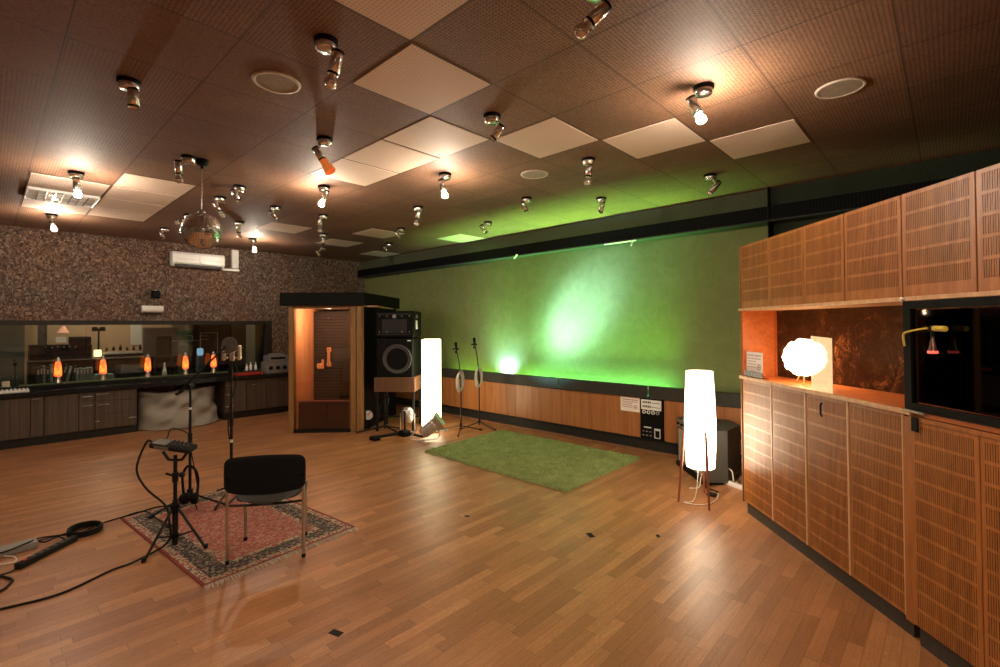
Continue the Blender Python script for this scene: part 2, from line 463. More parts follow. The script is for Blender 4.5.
# ================================================================== SETTING
XL, YG = -7.95, 4.55
RX, RY = 5.0, -5.0
struct(box('floor', (XL-3.2, RY-.1, -.1), (RX+.1, YG+.15, 0), floor_m, org=(0, 0, 0)))
ceil = struct(box('ceiling', (XL-.2, RY-.1, CH), (RX+.1, YG+.15, CH+.1), tile_m, org=(0, 0, 0)))
LT = [(0,-1),(-1,0),(-2,1),(-3,1),(-4,1),(-1,2),(0,3),(1,4),(-7,-1),(-8,-1),(-9,-1),(-10,-1),(-8,-2),(-10,-2),(-9,2),(-8,4),(-7,6),(-10,4),(-11,6)]
for (i, j) in LT:
    m = MB(); m.bbox((i*T+.013, j*T+.013, CH-.005), ((i+1)*T-.013, (j+1)*T-.013, CH+.004), .002)
    o = m.build('light_tile', light_tile_m, ceil); o['label'] = 'pale perforated ceiling tile'
# louvred fluorescent fitting in tile (-9,-2)
t0 = thing('louvre_light', 'unlit louvred fluorescent fitting set in the pale tiles at far left of ceiling', 'ceiling light', (-8.5*T, -1.5*T, CH-.03))
m = MB(); x0, x1, y0, y1 = -9*T+.01, -8*T-.01, -2*T+.01, -T-.01
m.bbox((x0, y0, CH-.03), (x1, y0+.012, CH), .003); m.bbox((x0, y1-.012, CH-.03), (x1, y1, CH), .003)
m.bbox((x0, y0, CH-.03), (x0+.012, y1, CH), .003); m.bbox((x1-.012, y0, CH-.03), (x1, y1, CH), .003)
m.build('frame', white, t0)
m = MB()
for k in range(1, 8): yk = y0+.03+(y1-y0-.06)*k/8; m.box((x0+.03, yk-.004, CH-.028), (x1-.03, yk+.004, CH-.002))
for k in (1, 2): xk = x0+.03+(x1-x0-.06)*k/3; m.box((xk-.006, y0+.03, CH-.028), (xk+.006, y1-.03, CH-.002))
m.build('louvre', chrome, t0)
m = MB(); m.box((x0+.01, y0+.01, CH-.004), (x1-.01, y1-.01, CH-.001)); m.build('reflector', acwhite, t0)

# walls
WZ0, WZ1, WY0, WY1 = .764, 1.78, -3.4, 2.36
m = MB()
m.box((XL-.15, RY, WZ1), (XL, YG+.1, CH)); m.box((XL-.15, WY1, 0), (XL, YG+.1, WZ1)); m.box((XL-.15, RY, 0), (XL, WY0, WZ1)); m.box((XL-.15, WY0, 0), (XL, WY1, WZ0))
struct(m.build('wall_left', cork_m, None, (XL, 0, 0)))
struct(box('wall_far', (XL-.15, YG, 0), (RX, YG+.15, CH), green_m, org=(0, YG, 0)))
struct(box('wall_right', (RX, RY, 0), (RX+.1, YG+.1, CH), nearwall, org=(RX, 0, 0)))
struct(box('wall_near', (XL, RY-.1, 0), (RX, RY, CH), nearwall, org=(0, RY, 0)))
# bulkhead above the duct, duct
struct(box('trim_1', (XL, YG-.13, 2.96), (.60, YG, CH), bulkhead_m, org=(-3, YG, 2.96)))
struct(box('trim_2', (.615, YG-.13, 2.96), (RX, YG, CH), shaded_green_m, org=(2, YG, 2.96)))  # bulkhead past the seam, darkened by colour for the unlit end
struct(box('trim_3', (XL, YG-.20, 2.80), (RX, YG, 2.955), duct_m, org=(-3, YG, 2.8)))
struct(box('trim_4', (XL, YG-.21, 2.785), (RX, YG, 2.80), plain('rail_grey', (.03, .032, .028), .6), org=(-3, YG, 2.785)))
# lower casing: plinth, wood panels, ledge fascia
YC = 4.38
struct(box('baseboard_far', (-7.0, YC, 0), (RX, YG, .165), plinthdark, org=(-3, YG, 0), r=.006))
struct(box('trim_5', (-7.0, YC-.02, .155), (RX, YC+.03, .175), blackmetal, org=(-3, YC, .155)))
struct(box('trim_6', (-7.0, YC-.035, 0), (RX, YC, .035), plain('base_batten', (.22, .10, .05), .4), org=(-3, YC, 0), r=.004))
xs = [-7.0, -5.15, -3.85, -3.15, -2.24, -.945, -.63, .9, 2.4, RX]
for k in range(len(xs)-1):
    if k == 5: continue
    struct(box('trim_%d' % (7+k), (xs[k]+.002, YC+.01, .175), (xs[k+1]-.002, YC+.03, .70), wainwood, org=(xs[k], YC, .175), r=.002))
for k, (a, c) in enumerate(((-7.0, -2.245), (-2.235, -.83), (-.82, RX))):
    struct(box('trim_%d' % (17+k), (a, YC-.03, .70), (c-.004, YC+.03, .865), ledgedark, org=(a, YC, .7), r=.006))

# control room shell
CX = -11.15
m = MB(); m.box((CX-.1, -3.6, 0), (CX, 3.0, 2.6)); struct(m.build('wall_control_room_back', beigewall, None, (CX, 0, 0)))
m = MB(); m.box((CX, -3.6, 0), (XL-.15, -3.5, 2.6)); m.box((CX, 2.9, 0), (XL-.15, 3.0, 2.6)); struct(m.build('wall_control_room_sides', olive, None, (CX, 2.9, 0)))
m = MB(); m.box((CX, -3.6, 2.6), (XL-.15, 3.0, 2.7)); struct(m.build('ceiling.001', olive, None, (CX, 0, 2.6)))
# olive partition seen at the left and the right of the window
struct(box('wall_control_room_left', (-8.75, -3.5, .0), (-8.65, -1.10, 2.6), olive, org=(-8.7, -2, 0)))
struct(box('wall_control_room_right', (-9.6, 1.08, 0), (-9.5, 2.9, 2.6), plain('sage_wall', (.15, .17, .11), .8), org=(-9.5, 2, 0)))
struct(box('wall_control_room_pillar', (-10.4, -.86, 0), (-10.25, -.74, 2.6), brownscreen, org=(-10.3, -.8, 0)))

# window surround
w = bpy.data.objects.new('window_1', None); C.objects.link(w); w.location = (XL, 0, WZ0); w['_w'] = (XL, 0, WZ0); w['kind'] = 'structure'
m = MB(); m.bbox((XL-.15, WY0, 1.71), (XL+.02, WY1+.06, WZ1), .006); m.bbox((XL-.15, WY1-.06, WZ0), (XL+.02, WY1+.06, 1.71), .006); m.bbox((XL-.15, WY0, WZ0), (XL+.02, WY0+.06, 1.71), .006)
m.build('frame', lintel_m, w)
m = MB(); m.add([(XL-.12, WY0+.05, WZ0), (XL-.12, WY1-.05, WZ0), (XL-.02, WY1-.05, 1.72), (XL-.02, WY0+.05, 1.72), (XL-.13, WY0+.05, WZ0), (XL-.13, WY1-.05, WZ0), (XL-.03, WY1-.05, 1.72), (XL-.03, WY0+.05, 1.72)], [(0,1,2,3), (7,6,5,4), (0,4,5,1), (1,5,6,2), (2,6,7,3), (3,7,4,0)]); m.build('pane', glass_m, w)
m = MB(); m.bbox((-8.60, 2.16, .8), (XL-.16, 2.24, 1.75), .004); m.build('jamb', plain('pale_jamb', (.22, .20, .13), .6), w)

# ================================================================== COUNTER under the window
ct = thing('worktop', 'long black worktop under the studio window carrying the lava lamps', 'worktop', (-7.65, 0, .70))
m = MB(); m.bbox((XL, -3.4, .70), (-7.36, 2.62, .765), .006); m.bbox((-8.03, -3.33, .765), (-7.78, 2.28, .812), .004); m.build('slab', counter_m, ct)
m = MB(); m.bbox((-8.03, -3.33, .812), (-7.81, 2.28, .825), .003); m.build('felt_strip', felt, ct)
def unit(y0, y1, kind, label, handles):
    t = thing('base_cabinet', label, 'cabinet', (-7.65, (y0+y1)/2, 0), group='dark base cabinets under the worktop')
    m = MB(); m.box((XL+.005, y0+.002, .12), (-7.42, y1-.002, .698)); m.build('body', darkstripe, t)
    m = MB(); m.box((XL+.005, y0, 0), (-7.46, y1, .12)); m.build('plinth', plinthdark, t)
    if kind == 'door': cells = [(.13, .69)]
    elif kind == 2: cells = [(.13, .57), (.575, .69)]
    else: cells = [(.13, .34), (.345, .54), (.545, .69)]
    for (a, c) in cells:
        m = MB(); m.bbox((-7.42, y0+.004, a), (-7.40, y1-.004, c), .003)
        d = m.build('door' if kind == 'door' else 'drawer', darkstripe, t)
        for (hy, hz, hw) in handles:
            if a <= hz <= c:
                h = MB(); h.tube([(-7.375, hy-hw/2, hz), (-7.375, hy+hw/2, hz)], .006, 6)
                for e in (-1, 1): h.tube([(-7.40, hy+e*hw*.4, hz), (-7.375, hy+e*hw*.4, hz)], .004, 6)
                h.build('handle', steel, d)
    return t
unit(-3.3, -2.2, 'door', 'dark striped cabinet at far left under the worktop, out past the photo edge', [])
unit(-2.2, -1.62, 'door', 'dark striped cabinet just outside the left edge of the photo', [])
unit(-1.62, -1.085, 'door', 'dark striped cabinet door without handle at left edge, under the mixer', [])
unit(-1.085, -.945, 'door', 'narrow dark cabinet with one handle, left of the plain wide door', [(-1.03, .665, .10)])
unit(-.945, -.57, 'door', 'wide plain dark cabinet without handle beneath the leftmost lava lamp', [])
unit(-.57, -.385, 2, 'two-drawer dark cabinet left of the three-drawer one', [(-.478, .635, .12), (-.478, .50, .12)])
unit(-.385, .13, 3, 'three-drawer dark cabinet just left of the draped object', [(-.30, .655, .15), (-.30, .495, .15), (-.36, .25, .05), (.075, .25, .10)])
unit(1.40, 1.76, 3, 'three-drawer dark cabinet just right of the draped object', [(1.46, .62, .13), (1.46, .45, .13), (1.46, .24, .13)])
unit(1.76, 2.12, 'door', 'dark cabinet with one handle below the red case', [(1.92, .60, .15)])
unit(2.12, 2.6, 'door', 'dark cabinet with one handle beside the vocal booth', [(2.43, .60, .13)])

# draped object
nu, nv = 60, 34; vs = []; fs = []
for i in range(nu+1):
    for j in range(nv+1):
        a = i/nu; t = j/nv
        yy_ = .17 + a*1.17
        top = .62 - .10*a**2 - .05*math.sin(a*5)
        side = math.sin(PI*a)**.35
        if t < .35:
            k = t/.35; x_ = -7.88+.42*k*side; z_ = top + .025*math.sin(a*11+k*4)
        else:
            k = (t-.35)/.65; x_ = -7.88+(.42+.22*k+.02*math.sin(a*22+k*4))*side + .10*k; z_ = top*(1-k) + .012
            z_ += .035*math.sin(k*PI)*math.sin(3.1*a*PI+5*k)
            x_ += (.05*math.sin(a*7-k*9)+.028*math.sin(a*19+k*13))*math.sin(k*PI)**.6
        vs.append((x_, yy_+(.04*math.sin(t*8)*(a-.5)), max(.006, z_)))
for i in range(nu):
    for j in range(nv): q = i*(nv+1)+j; fs.append((q, q+nv+1, q+nv+2, q+1))
m = MB(); m.add(vs, fs, None, True)
tag(m.build('dust_sheet', drape_m, None, (-7.4, .75, 0)), 'beige dust sheet draped over something in the knee space under the worktop', 'sheet')

# lava lamps
def lava(x, y, z, label, first=[None]):
    if first[0] is None:
        t = thing('lava_lamp', label, 'lava lamp', (0, 0, 0), world=False, group='lava lamps along the window sill')
        m = MB(); m.lathe([(.0, 0), (.047, 0), (.047, .012), (.030, .055), (.028, .07), (.040, .105), (.0, .105)], 20); m.build('base', steel, t)
        m = MB(); m.lathe([(.0, .105), (.042, .106), (.048, .13), (.046, .19), (.035, .29), (.026, .33), (.0, .33)], 20)
        m.build('bottle', lavacore, t)
        m = MB(); m.lathe([(.031, .325), (.024, .36), (.010, .392), (.0, .395)], 20); m.build('cap', steel, t)
        first[0] = t
    else: t = copy_tree(first[0])
    t.location = (x, y, z); t['label'] = label
for y_, l in ((-.766, 'orange lava lamp at the left end of the row, in front of the binders'), (-.233, 'second orange lava lamp from the left, beside the amber desk light'),
              (.355, 'middle orange lava lamp of the five on the sill'), (.905, 'orange lava lamp just left of the tilted microphone boom tip'), (1.35, 'orange lava lamp at the right end, behind the microphone boom')):
    lava(-7.87, y_, .825, l)

# small mixer / keyboard at left
t = thing('mixer', 'small white mixer with black knobs at the left end of the worktop', 'mixer', (-7.55, -1.25, .765))
m = MB(); m.bbox((-7.72, -1.50, .765), (-7.43, -1.095, .80), .006); m.build('case', white, t)
m = MB()
for k in range(9): m.lathe([(.011, 0), (.009, .03), (0, .03)], 8, Matrix.Translation((-7.66, -1.46+k*.042, .80)))
for k in range(9): m.box((-7.60, -1.468+k*.042, .80), (-7.47, -1.455+k*.042, .803))
m.build('knobs', black, t)
t = thing('desk_microphone', 'little black microphone on short stem behind the white mixer', 'microphone', (-7.8, -1.225, .765))
m = MB(); m.lathe([(0, 0), (.045, 0), (.045, .012), (0, .02)], 14, Matrix.Translation((-7.85, -1.225, .825))); m.build('foot', black, t)
m = MB(); m.tube([(-7.85, -1.225, .84), (-7.85, -1.225, 1.12)], .004, 6); m.sphere((-7.85, -1.225, 1.14), .024, 10, 6); m.build('stem', black, t)
box_ = MB(); box_.bbox((-7.9, -1.36, .825), (-7.82, -1.28, .90), .004)
tag(box_.build('card_box', boxbeige, None, (-7.86, -1.32, .825)), 'small beige box behind the white mixer', 'box')
# things on the right of the counter
t = thing('red_case', 'flat red slotted tray on the worktop below the microphone', 'tray', (-7.6, 1.87, .765))
m = MB(); m.bbox((-7.68, 1.62, .765), (-7.50, 2.08, .81), .006); m.build('tray', red, t)
m = MB()
for k in range(9): m.box((-7.66, 1.65+k*.047, .81), (-7.52, 1.67+k*.047, .818))
m.build('tray_slots', sofa, t)
t = thing('tape_machine', 'stacked grey audio unit with dials on the worktop beside the booth', 'audio unit', (-7.6, 2.38, .765))
m = MB(); m.bbox((-7.82, 2.16, .765), (-7.50, 2.58, .98), .008); m.bbox((-7.80, 2.20, .98), (-7.53, 2.58, 1.10), .008); m.bbox((-7.75, 2.26, 1.10), (-7.6, 2.5, 1.135), .008); m.build('casing', plain('audio_grey', (.30, .30, .31), .35, .5), t)
m = MB()
for k in range(3):
    m.tube([(-7.50, 2.23+k*.13, .87), (-7.48, 2.23+k*.13, .87)], .035, 14)
m.bbox((-7.53, 2.24, 1.03), (-7.525, 2.52, 1.07), .002)
m.build('dials', black, t)
for k, (yy_, h_) in enumerate(((1.90, .13), (1.97, .16), (2.06, .15))):
    m = MB(); m.lathe([(0, 0), (.022, 0), (.024, .01), (.022, h_*.6), (.008, h_*.75), (.008, h_), (0, h_)], 12, Matrix.Translation((-7.8, yy_, .825)))
    tag(m.build('bottle', white, None, (-7.8, yy_, .825)), ('leftmost white squeeze bottle behind the red tray', 'tallest white squeeze bottle behind the red tray', 'white squeeze bottle nearest the stacked audio unit')[k], 'bottle', 'white bottles on the sill')
m = MB(); m.bbox((-7.88, 1.58, .825), (-7.80, 1.84, .89), .006); tag(m.build('control_box', black, None, (-7.84, 1.7, .825)), 'low black box on the sill right of last lava lamp', 'box')

# control room content
con = thing('mixing_console', 'black mixing console with raised meter bridge behind the control room glass', 'console', (-9.7, -.5, 0))
m = MB(); m.bbox((-10.1, -1.0, 0), (-9.6, -.17, 1.36), .01); m.build('body', black, con)
m = MB(); m.bbox((-9.95, -.47, 1.36), (-9.62, -.18, 1.50), .01); m.build('meter_bridge', black, con)
m = MB()
for k in range(6): m.tube([(-9.6, -.80+k*.08, 1.33-.01*(k % 2)), (-9.585, -.80+k*.08, 1.33-.01*(k % 2))], .010, 8)
m.build('meter_lights', steel, con)
t = thing('studio_shelf', 'long black shelf behind the glass holding the binders and gear', 'shelf', (-8.8, -.3, 0))
m = MB(); m.bbox((-8.95, -1.06, 1.10), (-8.55, .95, 1.13), .004); m.build('top_board', black, t)
m = MB(); m.bbox((-8.95, -1.06, .77), (-8.35, .95, .80), .004); m.build('lower_board', black, t)
for yk in (-1.06, -.25, .55, .92):
    m = MB(); m.bbox((-8.95, yk, 0), (-8.60, yk+.03, 1.10), .003); m.build('upright', black, t)
m = MB(); m.box((-8.96, -1.06, .1), (-8.94, .95, 1.10)); m.build('back_panel', darkgrey, t)
yk = -.98
lab = ['black', 'black', 'pale grey green', 'black', 'pale grey green', 'pale grey green', 'pale grey green', 'black', 'pale grey green', 'black', 'pale grey green', 'pale grey green', 'pale grey green', 'pale grey green', 'pale grey green']
pos_words = ['first', 'second', 'third', 'fourth', 'fifth', 'sixth', 'seventh', 'eighth', 'ninth', 'tenth', 'eleventh', 'twelfth', 'thirteenth', 'fourteenth', 'fifteenth']
for k in range(15):
    wd = random.uniform(.030, .046); h_ = random.uniform(.24, .29) if k < 10 else random.uniform(.19, .23)
    lean = .18 if 7 <= k <= 9 else random.uniform(-.02, .05)
    M = Matrix.Translation((-8.42, yk, .80)) @ Matrix.Rotation(-lean, 4, 'X')
    m = MB(); m.bbox((-.10, 0, 0), (.08, wd, h_), .003, M)
    o = m.build('binder', binderd if lab[k] == 'black' else binder, None, (-8.42, yk, .80))
    m2 = MB(); m2.box((.08, wd*.25, h_*.55), (.0815, wd*.75, h_*.85), M); l_ = m2.build('spine_label', paper, o)
    tag(o, '%s upright binder behind the glass, %s from the left in its row' % (lab[k], pos_words[k]), 'binder', 'binders behind the window')
    yk += wd + .006 + (.02 if lean > .1 else 0)
for k in range(3):
    m = MB(); m.bbox((-8.56, -.29+.008*k, .80+k*.028), (-8.30, -.02-.008*k, .826+k*.028), .004)
    tag(m.build('paper_folder', binder, None, (-8.4, -.15, .76+k*.028)), ('bottom', 'middle', 'top')[k]+' pale folder of the flat stack behind second lava lamp', 'folder', 'flat folders behind the window')
t = thing('synthesizer', 'long low cream and black synthesizer on the shelf behind the glass', 'synthesizer', (-9.0, .2, 1.13))
m = MB(); m.bbox((-9.3, -.10, 1.13), (-9.0, .66, 1.18), .005); m.build('lower_case', black, t)
m = MB(); m.bbox((-9.3, -.08, 1.18), (-9.05, .64, 1.225), .005); m.build('upper_case', gearcream, t)
m = MB(); m.bbox((-9.4, -.08, 1.225), (-9.1, .64, 1.235), .002); m.build('lid', oakframe, t)
for k in range(6):
    m = MB(); y_ = .0+k*.10; m.bbox((-9.3, y_-.02, 1.237), (-9.26, y_+.02, 1.27+.02*(k % 3)), .006); m.sphere((-9.28, y_, 1.285+.02*(k % 3)), .014, 8, 6)
    tag(m.build('figurine', black, None, (-9.28, y_, 1.237)), 'small dark ornament, %s from left on the synthesizer lid' % pos_words[k], 'ornament', 'ornaments on the synthesizer')
m = MB(); m.bbox((-8.56, .20, .9), (-8.52, .45, .99), .004); m.bbox((-8.95, .1, .86), (-8.56, .5, 1.0), .004)
tag(m.build('outboard_unit', plain('outboard_grey_green', (.12, .14, .09), .5), None, (-8.7, .3, .86)), 'grey green outboard unit with dials under the shelf', 'audio unit')
t = thing('lamp_stand', 'black twin studio lamp on thin pole behind the glass', 'lamp stand', (-9.3, -.10, 0))
m = MB(); m.tube([(-9.45, -.095, 0), (-9.45, -.095, 1.62)], .014, 8); m.build('pole', black, t)
m = MB(); m.bbox((-9.5, -.19, 1.60), (-9.42, -.11, 1.68), .01); m.bbox((-9.5, -.08, 1.60), (-9.42, 0, 1.68), .01); m.bbox((-9.48, -.12, 1.62), (-9.44, -.07, 1.65), .004); m.build('twin_heads', black, t)
t = thing('amber_desk_lamp', 'little glowing amber lamp between console and synthesizer behind glass', 'lamp', (-9.0, -.17, 1.13))
m = MB(); m.bbox((-9.07, -.21, 1.15), (-8.97, -.11, 1.27), .012); m.build('shade', amber_m, t)
m = MB(); m.bbox((-9.06, -.20, 1.13), (-8.98, -.12, 1.15), .003); m.build('foot', black, t)
t = thing('coral_pendant_lamp', 'small coral cone lamp hanging above the console behind the glass', 'lamp', (-9.7, -.56, 1.6))
m = MB(); m.lathe([(.005, 1.70), (.02, 1.69), (.085, 1.58), (.08, 1.575), (.0, 1.60)], 14, Matrix.Translation((-9.7, -.56, 0))); m.build('cone_shade', coral_m, t)
m = MB(); m.tube([(-9.7, -.56, 1.69), (-9.7, -.56, 2.6)], .003, 5); m.build('cord', black, t)
m = MB(); m.bbox((CX+.0, .66, 1.28), (CX+.02, .86, 1.74), .004); tag(m.build('wall_board', acwhite, None, (CX, .76, 1.28)), 'white board on the beige control room wall', 'board')
m = MB(); m.bbox((-9.75, -.66, 1.40), (-9.72, -.52, 1.50), .003); tag(m.build('nameplate_screen', acwhite, None, (-9.73, -.6, 1.4)), 'small pale screen on the console below the coral lamp', 'screen')
m = MB(); m.bbox((-8.9, .47, 0), (-8.84, 1.02, 1.66), .01); m.bbox((-8.89, .50, 1.62), (-8.83, 1.0, 1.64), .003)
tag(m.build('folding_screen', brownscreen, None, (-8.87, .75, 0)), 'brown acoustic screen in the middle of the control room', 'screen')
t = thing('office_chair', 'tall black office chair back behind the middle of the glass', 'chair', (-8.55, .75, 0))
m = MB(); m.bbox((-8.65, .62, .50), (-8.58, .86, 1.50), .03); m.build('backrest', black, t)
m = MB(); m.bbox((-8.60, .62, .42), (-8.25, .86, .50), .02); m.build('seat', black, t)
m = MB(); m.tube([(-8.45, .74, 0), (-8.45, .74, .42)], .03, 8); m.build('column', black, t)
# microphone arms and odd frames behind the right glass
t = thing('wire_rack', 'pale metal rail frame standing behind the right side of glass', 'frame', (-8.6, 1.35, 0))
m = MB()
for a, c in (((-8.7, 1.0, 1.50), (-8.7, 1.22, 1.50)), ((-8.7, 1.22, 1.50), (-8.7, 1.22, 1.40)), ((-8.7, 1.36, 1.36), (-8.7, 1.36, 1.55)), ((-8.7, 1.36, 1.55), (-8.7, 1.66, 1.55)), ((-8.7, 1.66, 1.55), (-8.7, 1.66, 1.2)), ((-8.7, 1.36, 1.49), (-8.7, 1.50, 1.49)), ((-8.7, 1.36, 1.42), (-8.7, 1.50, 1.42)), ((-8.7, .78, 1.40), (-8.7, 1.36, 1.40)), ((-8.7, 1.36, 0), (-8.7, 1.36, 1.36)), ((-8.7, 1.66, 0), (-8.7, 1.66, 1.2))):
    m.tube([a, c], .008, 6)
m.build('rails', steel, t)
t = thing('desk_gadget', 'blue and white bottle gadget behind the microphone boom', 'gadget', (-8.45, 1.30, .825))
m = MB(); m.bbox((-8.5, 1.24, 1.12), (-8.42, 1.34, 1.26), .02); m.build('screen_glow', screen_b, t)
m = MB(); m.bbox((-8.52, 1.23, .80), (-8.41, 1.35, 1.12), .02); m.build('body', plain('slate_blue', (.07, .12, .20), .4), t)
m = MB(); m.lathe([(0, 0), (.04, 0), (.03, .08), (.012, .16), (.012, .22), (0, .22)], 12, Matrix.Translation((-8.0, .62, .825)))
tag(m.build('glass_bottle', plain('frosted_bottle', (.35, .42, .36), .3), None, (-8.0, .62, .825)), 'frosted cone bottle between third and fourth lava lamps', 'bottle')
m = MB(); m.bbox((-9.3, 1.30, .0), (-9.1, 2.05, 1.72), .02); tag(m.build('tall_cupboard', black, None, (-9.2, 1.7, 0)), 'tall black cupboard behind right side of the glass', 'cupboard')

# ---- left wall fittings
ac = thing('air_conditioner', 'long white wall air conditioner on the cork wall under the ceiling', 'air conditioner', (XL, 1.1, 2.72))
m = MB(); m.add([(XL, .68, 2.76), (XL, .68, 2.99), (XL+.15, .68, 2.99), (XL+.19, .68, 2.95), (XL+.19, .68, 2.80), (XL+.12, .68, 2.73),
                 (XL, 1.50, 2.76), (XL, 1.50, 2.99), (XL+.15, 1.50, 2.99), (XL+.19, 1.50, 2.95), (XL+.19, 1.50, 2.80), (XL+.12, 1.50, 2.73)],
                [(0,1,2,3,4,5), (11,10,9,8,7,6)] + [(i, 6+i, 6+(i+1) % 6, (i+1) % 6) for i in range(6)])
m.build('casing', acwhite, ac)
m = MB(); m.box((XL+.188, .72, 2.865), (XL+.192, 1.46, 2.868)); m.box((XL+.188, 1.09, 2.80), (XL+.192, 1.094, 2.95)); m.bbox((XL+.188, 1.09, 2.81), (XL+.194, 1.12, 2.83), .002); m.build('panel_lines', greyink, ac)
m = MB(); m.bbox((XL+.12, .72, 2.735), (XL+.185, 1.46, 2.775), .004); m.build('air_vent', darkgrey, ac)
m = MB(); m.bbox((XL, 1.66, 2.78), (XL+.07, 1.78, 3.13), .006); m.bbox((XL, 1.50, 2.72), (XL+.06, 1.80, 2.77), .01); m.build('pipe_cover', acwhite, ac)
t = thing('wall_camera', 'small black camera on bracket above the white cylinder on cork wall', 'camera', (XL, .46, 2.2))
m = MB(); m.bbox((XL, .43, 2.26), (XL+.10, .48, 2.31), .006); m.build('bracket', steel, t)
m = MB(); m.bbox((XL+.04, .40, 2.16), (XL+.16, .51, 2.29), .012); m.build('body', black, t)
t = thing('emergency_light', 'white rounded emergency light on cork wall above the window', 'wall light', (XL, .42, 1.9))
m = MB(); m.tube([(XL+.06, .27, 1.975), (XL+.06, .57, 1.975)], .06, 18); m.build('diffuser', acwhite, t)
m = MB(); m.bbox((XL, .30, 1.90), (XL+.05, .54, 1.95), .005); m.build('backplate', darkgrey, t)

# ================================================================== VOCAL BOOTH
bt = thing('vocal_booth', 'glass-fronted wooden vocal booth with black cap in far corner', 'booth', (-5.52, 1.73, 0), PI/4, world=False)
BW, BD, BH = 1.13, 1.55, 1.99; FD = .98
BR = 1.36   # width at the back
m = MB(); m.prism([(-.11, -.09), (1.19, -.09), (BR+.08, BD+.06), (-.11, BD+.06)], BH, BH+.20); m.build('cap', black, bt)
m = MB(); m.box((0, -.02, 0), (.07, .10, BH)); m.build('post', oakframe, bt)
m = MB(); m.box((BW-.17, -.02, 0), (BW-.09, .08, BH)); m.build('post', oakframe, bt)
m = MB(); m.prism([(BW-.075, -.03), (BW, -.03), (BW+.02, .07), (BW-.055, .07)], 0, BH); m.build('corner_board', oakframe, bt)
m = MB(); m.box((.07, -.01, BH-.05), (BW-.17, .06, BH)); m.build('head_rail', oakframe, bt)
m = MB(); m.box((.07, -.01, 0), (BW-.17, .06, .045)); m.build('threshold', blackmetal, bt)
m = MB(); m.box((.07, .02, .045), (BW-.17, .028, BH-.05)); m.build('glass_door', booth_glass, bt)
m = MB(); m.box((.0, .10, 0), (.03, BD, BH)); m.build('left_wall', pine, bt)
m = MB(); m.prism([(BW-.04, .0), (BW+.02, .06), (BR+.02, BD), (BR-.03, BD)], 0, BH); m.build('right_wall', black, bt)
m = MB(); m.prism([(BW-.17, .08), (BW-.12, .08), (BW+.0, FD), (BW-.04, FD)], 0, BH); m.build('right_lining', pine, bt)
m = MB(); m.box((BW-.205, .03, .045), (BW-.17, .07, BH-.05)); m.build('jamb_lining', pine, bt)
m = MB(); m.box((0, BD-.03, 0), (BR, BD, BH)); m.build('back_wall', black, bt)
m = MB(); m.bbox((.04, FD, .02), (BW-.06, FD+.06, BH-.06), .01); m.build('foam_panel', foam_m, bt)
m = MB(); m.box((.0, .06, BH-.02), (BR, BD, BH)); m.build('roof_lining', pine, bt)
sf = thing('upholstered_bench', 'dark maroon two-panel bench standing behind the booth glass', 'bench', (-5.52, 1.73, 0), PI/4, world=False)
m = MB(); m.bbox((.10, .09, .02), (.54, .22, .46), .02); m.build('panel', sofa, sf)
m = MB(); m.bbox((.545, .09, .02), (BW-.20, .22, .46), .02); m.build('panel', sofa, sf)
m = MB(); m.bbox((.09, .08, .46), (BW-.19, .24, .475), .006); m.build('top_edge', sofa, sf)
ms = thing('music_stand', 'thin black music stand inside the vocal booth', 'music stand', (-5.52, 1.73, 0), PI/4, world=False)
m = MB(); m.box((.48, .62, 1.10), (.78, .64, 1.28), Matrix.Rotation(0, 4, 'X')); m.build('desk', darkgrey, ms)
m = MB(); m.tube([(.63, .63, .05), (.63, .63, 1.05)], .008, 6); m.tube([(.63, .63, .12), (.45, .50, 0)], .007, 6); m.tube([(.63, .63, .12), (.82, .50, .0)], .007, 6); m.tube([(.63, .63, .12), (.63, .85, .0)], .007, 6); m.build('tripod', black, ms)
for k, (a, zz, lb) in enumerate(((.22, 1.05, 'short hooked pine wood piece on the booth foam'), (.32, 1.11, 'taller pine wood handle piece hanging on the booth foam'))):
    m = MB(); Mx = Matrix.Translation((-5.52, 1.73, 0)) @ Matrix.Rotation(PI/4, 4, 'Z')
    if k: m.bbox((a-.04, FD-.03, zz-.14), (a+.01, FD, zz+.17), .01, Mx); m.bbox((a-.05, FD-.03, zz+.10), (a+.03, FD, zz+.18), .01, Mx); m.bbox((a-.05, FD-.03, zz-.16), (a+.03, FD, zz-.08), .01, Mx)
    else: m.bbox((a-.12, FD-.03, zz-.14), (a-.04, FD, zz-.04), .01, Mx); m.bbox((a-.04, FD-.03, zz-.14), (a-.0, FD, zz+.03), .01, Mx)
    tag(m.build('wooden_hook', pine, None, tuple(Mx @ Vector((a, FD-.015, zz)))), lb, 'wooden hook')

# ================================================================== MONITOR SPEAKER on stand
A50 = math.radians(40)   # local x to the right seen from the front; front faces -y local
SPX, SPY = -4.56, 3.12
st = thing('speaker_stand', 'dark wooden speaker stand on black legs beside the booth', 'stand', (SPX, SPY, 0), A50, world=False)
m = MB(); m.bbox((-.33, -.30, .62), (.33, .30, .85), .008); m.build('top_box', standwood, st)
for (sx, sy) in ((-1, -1), (1, -1), (-1, 1), (1, 1)):
    m = MB(); m.bbox((sx*.29-.02, sy*.26-.02, 0), (sx*.29+.02, sy*.26+.02, .62), .003); m.build('leg', blackmetal, st)
m = MB(); m.bbox((-.30, .25, .12), (.30, .27, .15), .003); m.build('stretcher', blackmetal, st)
sp = thing('studio_monitor', 'large black studio monitor with horn on top beside the booth', 'speaker', (SPX, SPY, .85), A50, world=False)
m = MB(); m.bbox((-.29, -.28, 0), (.29, .28, .62), .012); m.build('woofer_cabinet', black, sp)
wf = MB(); M = Matrix.Translation((.04, -.28, .29)) @ Matrix.Rotation(PI/2, 4, 'X')
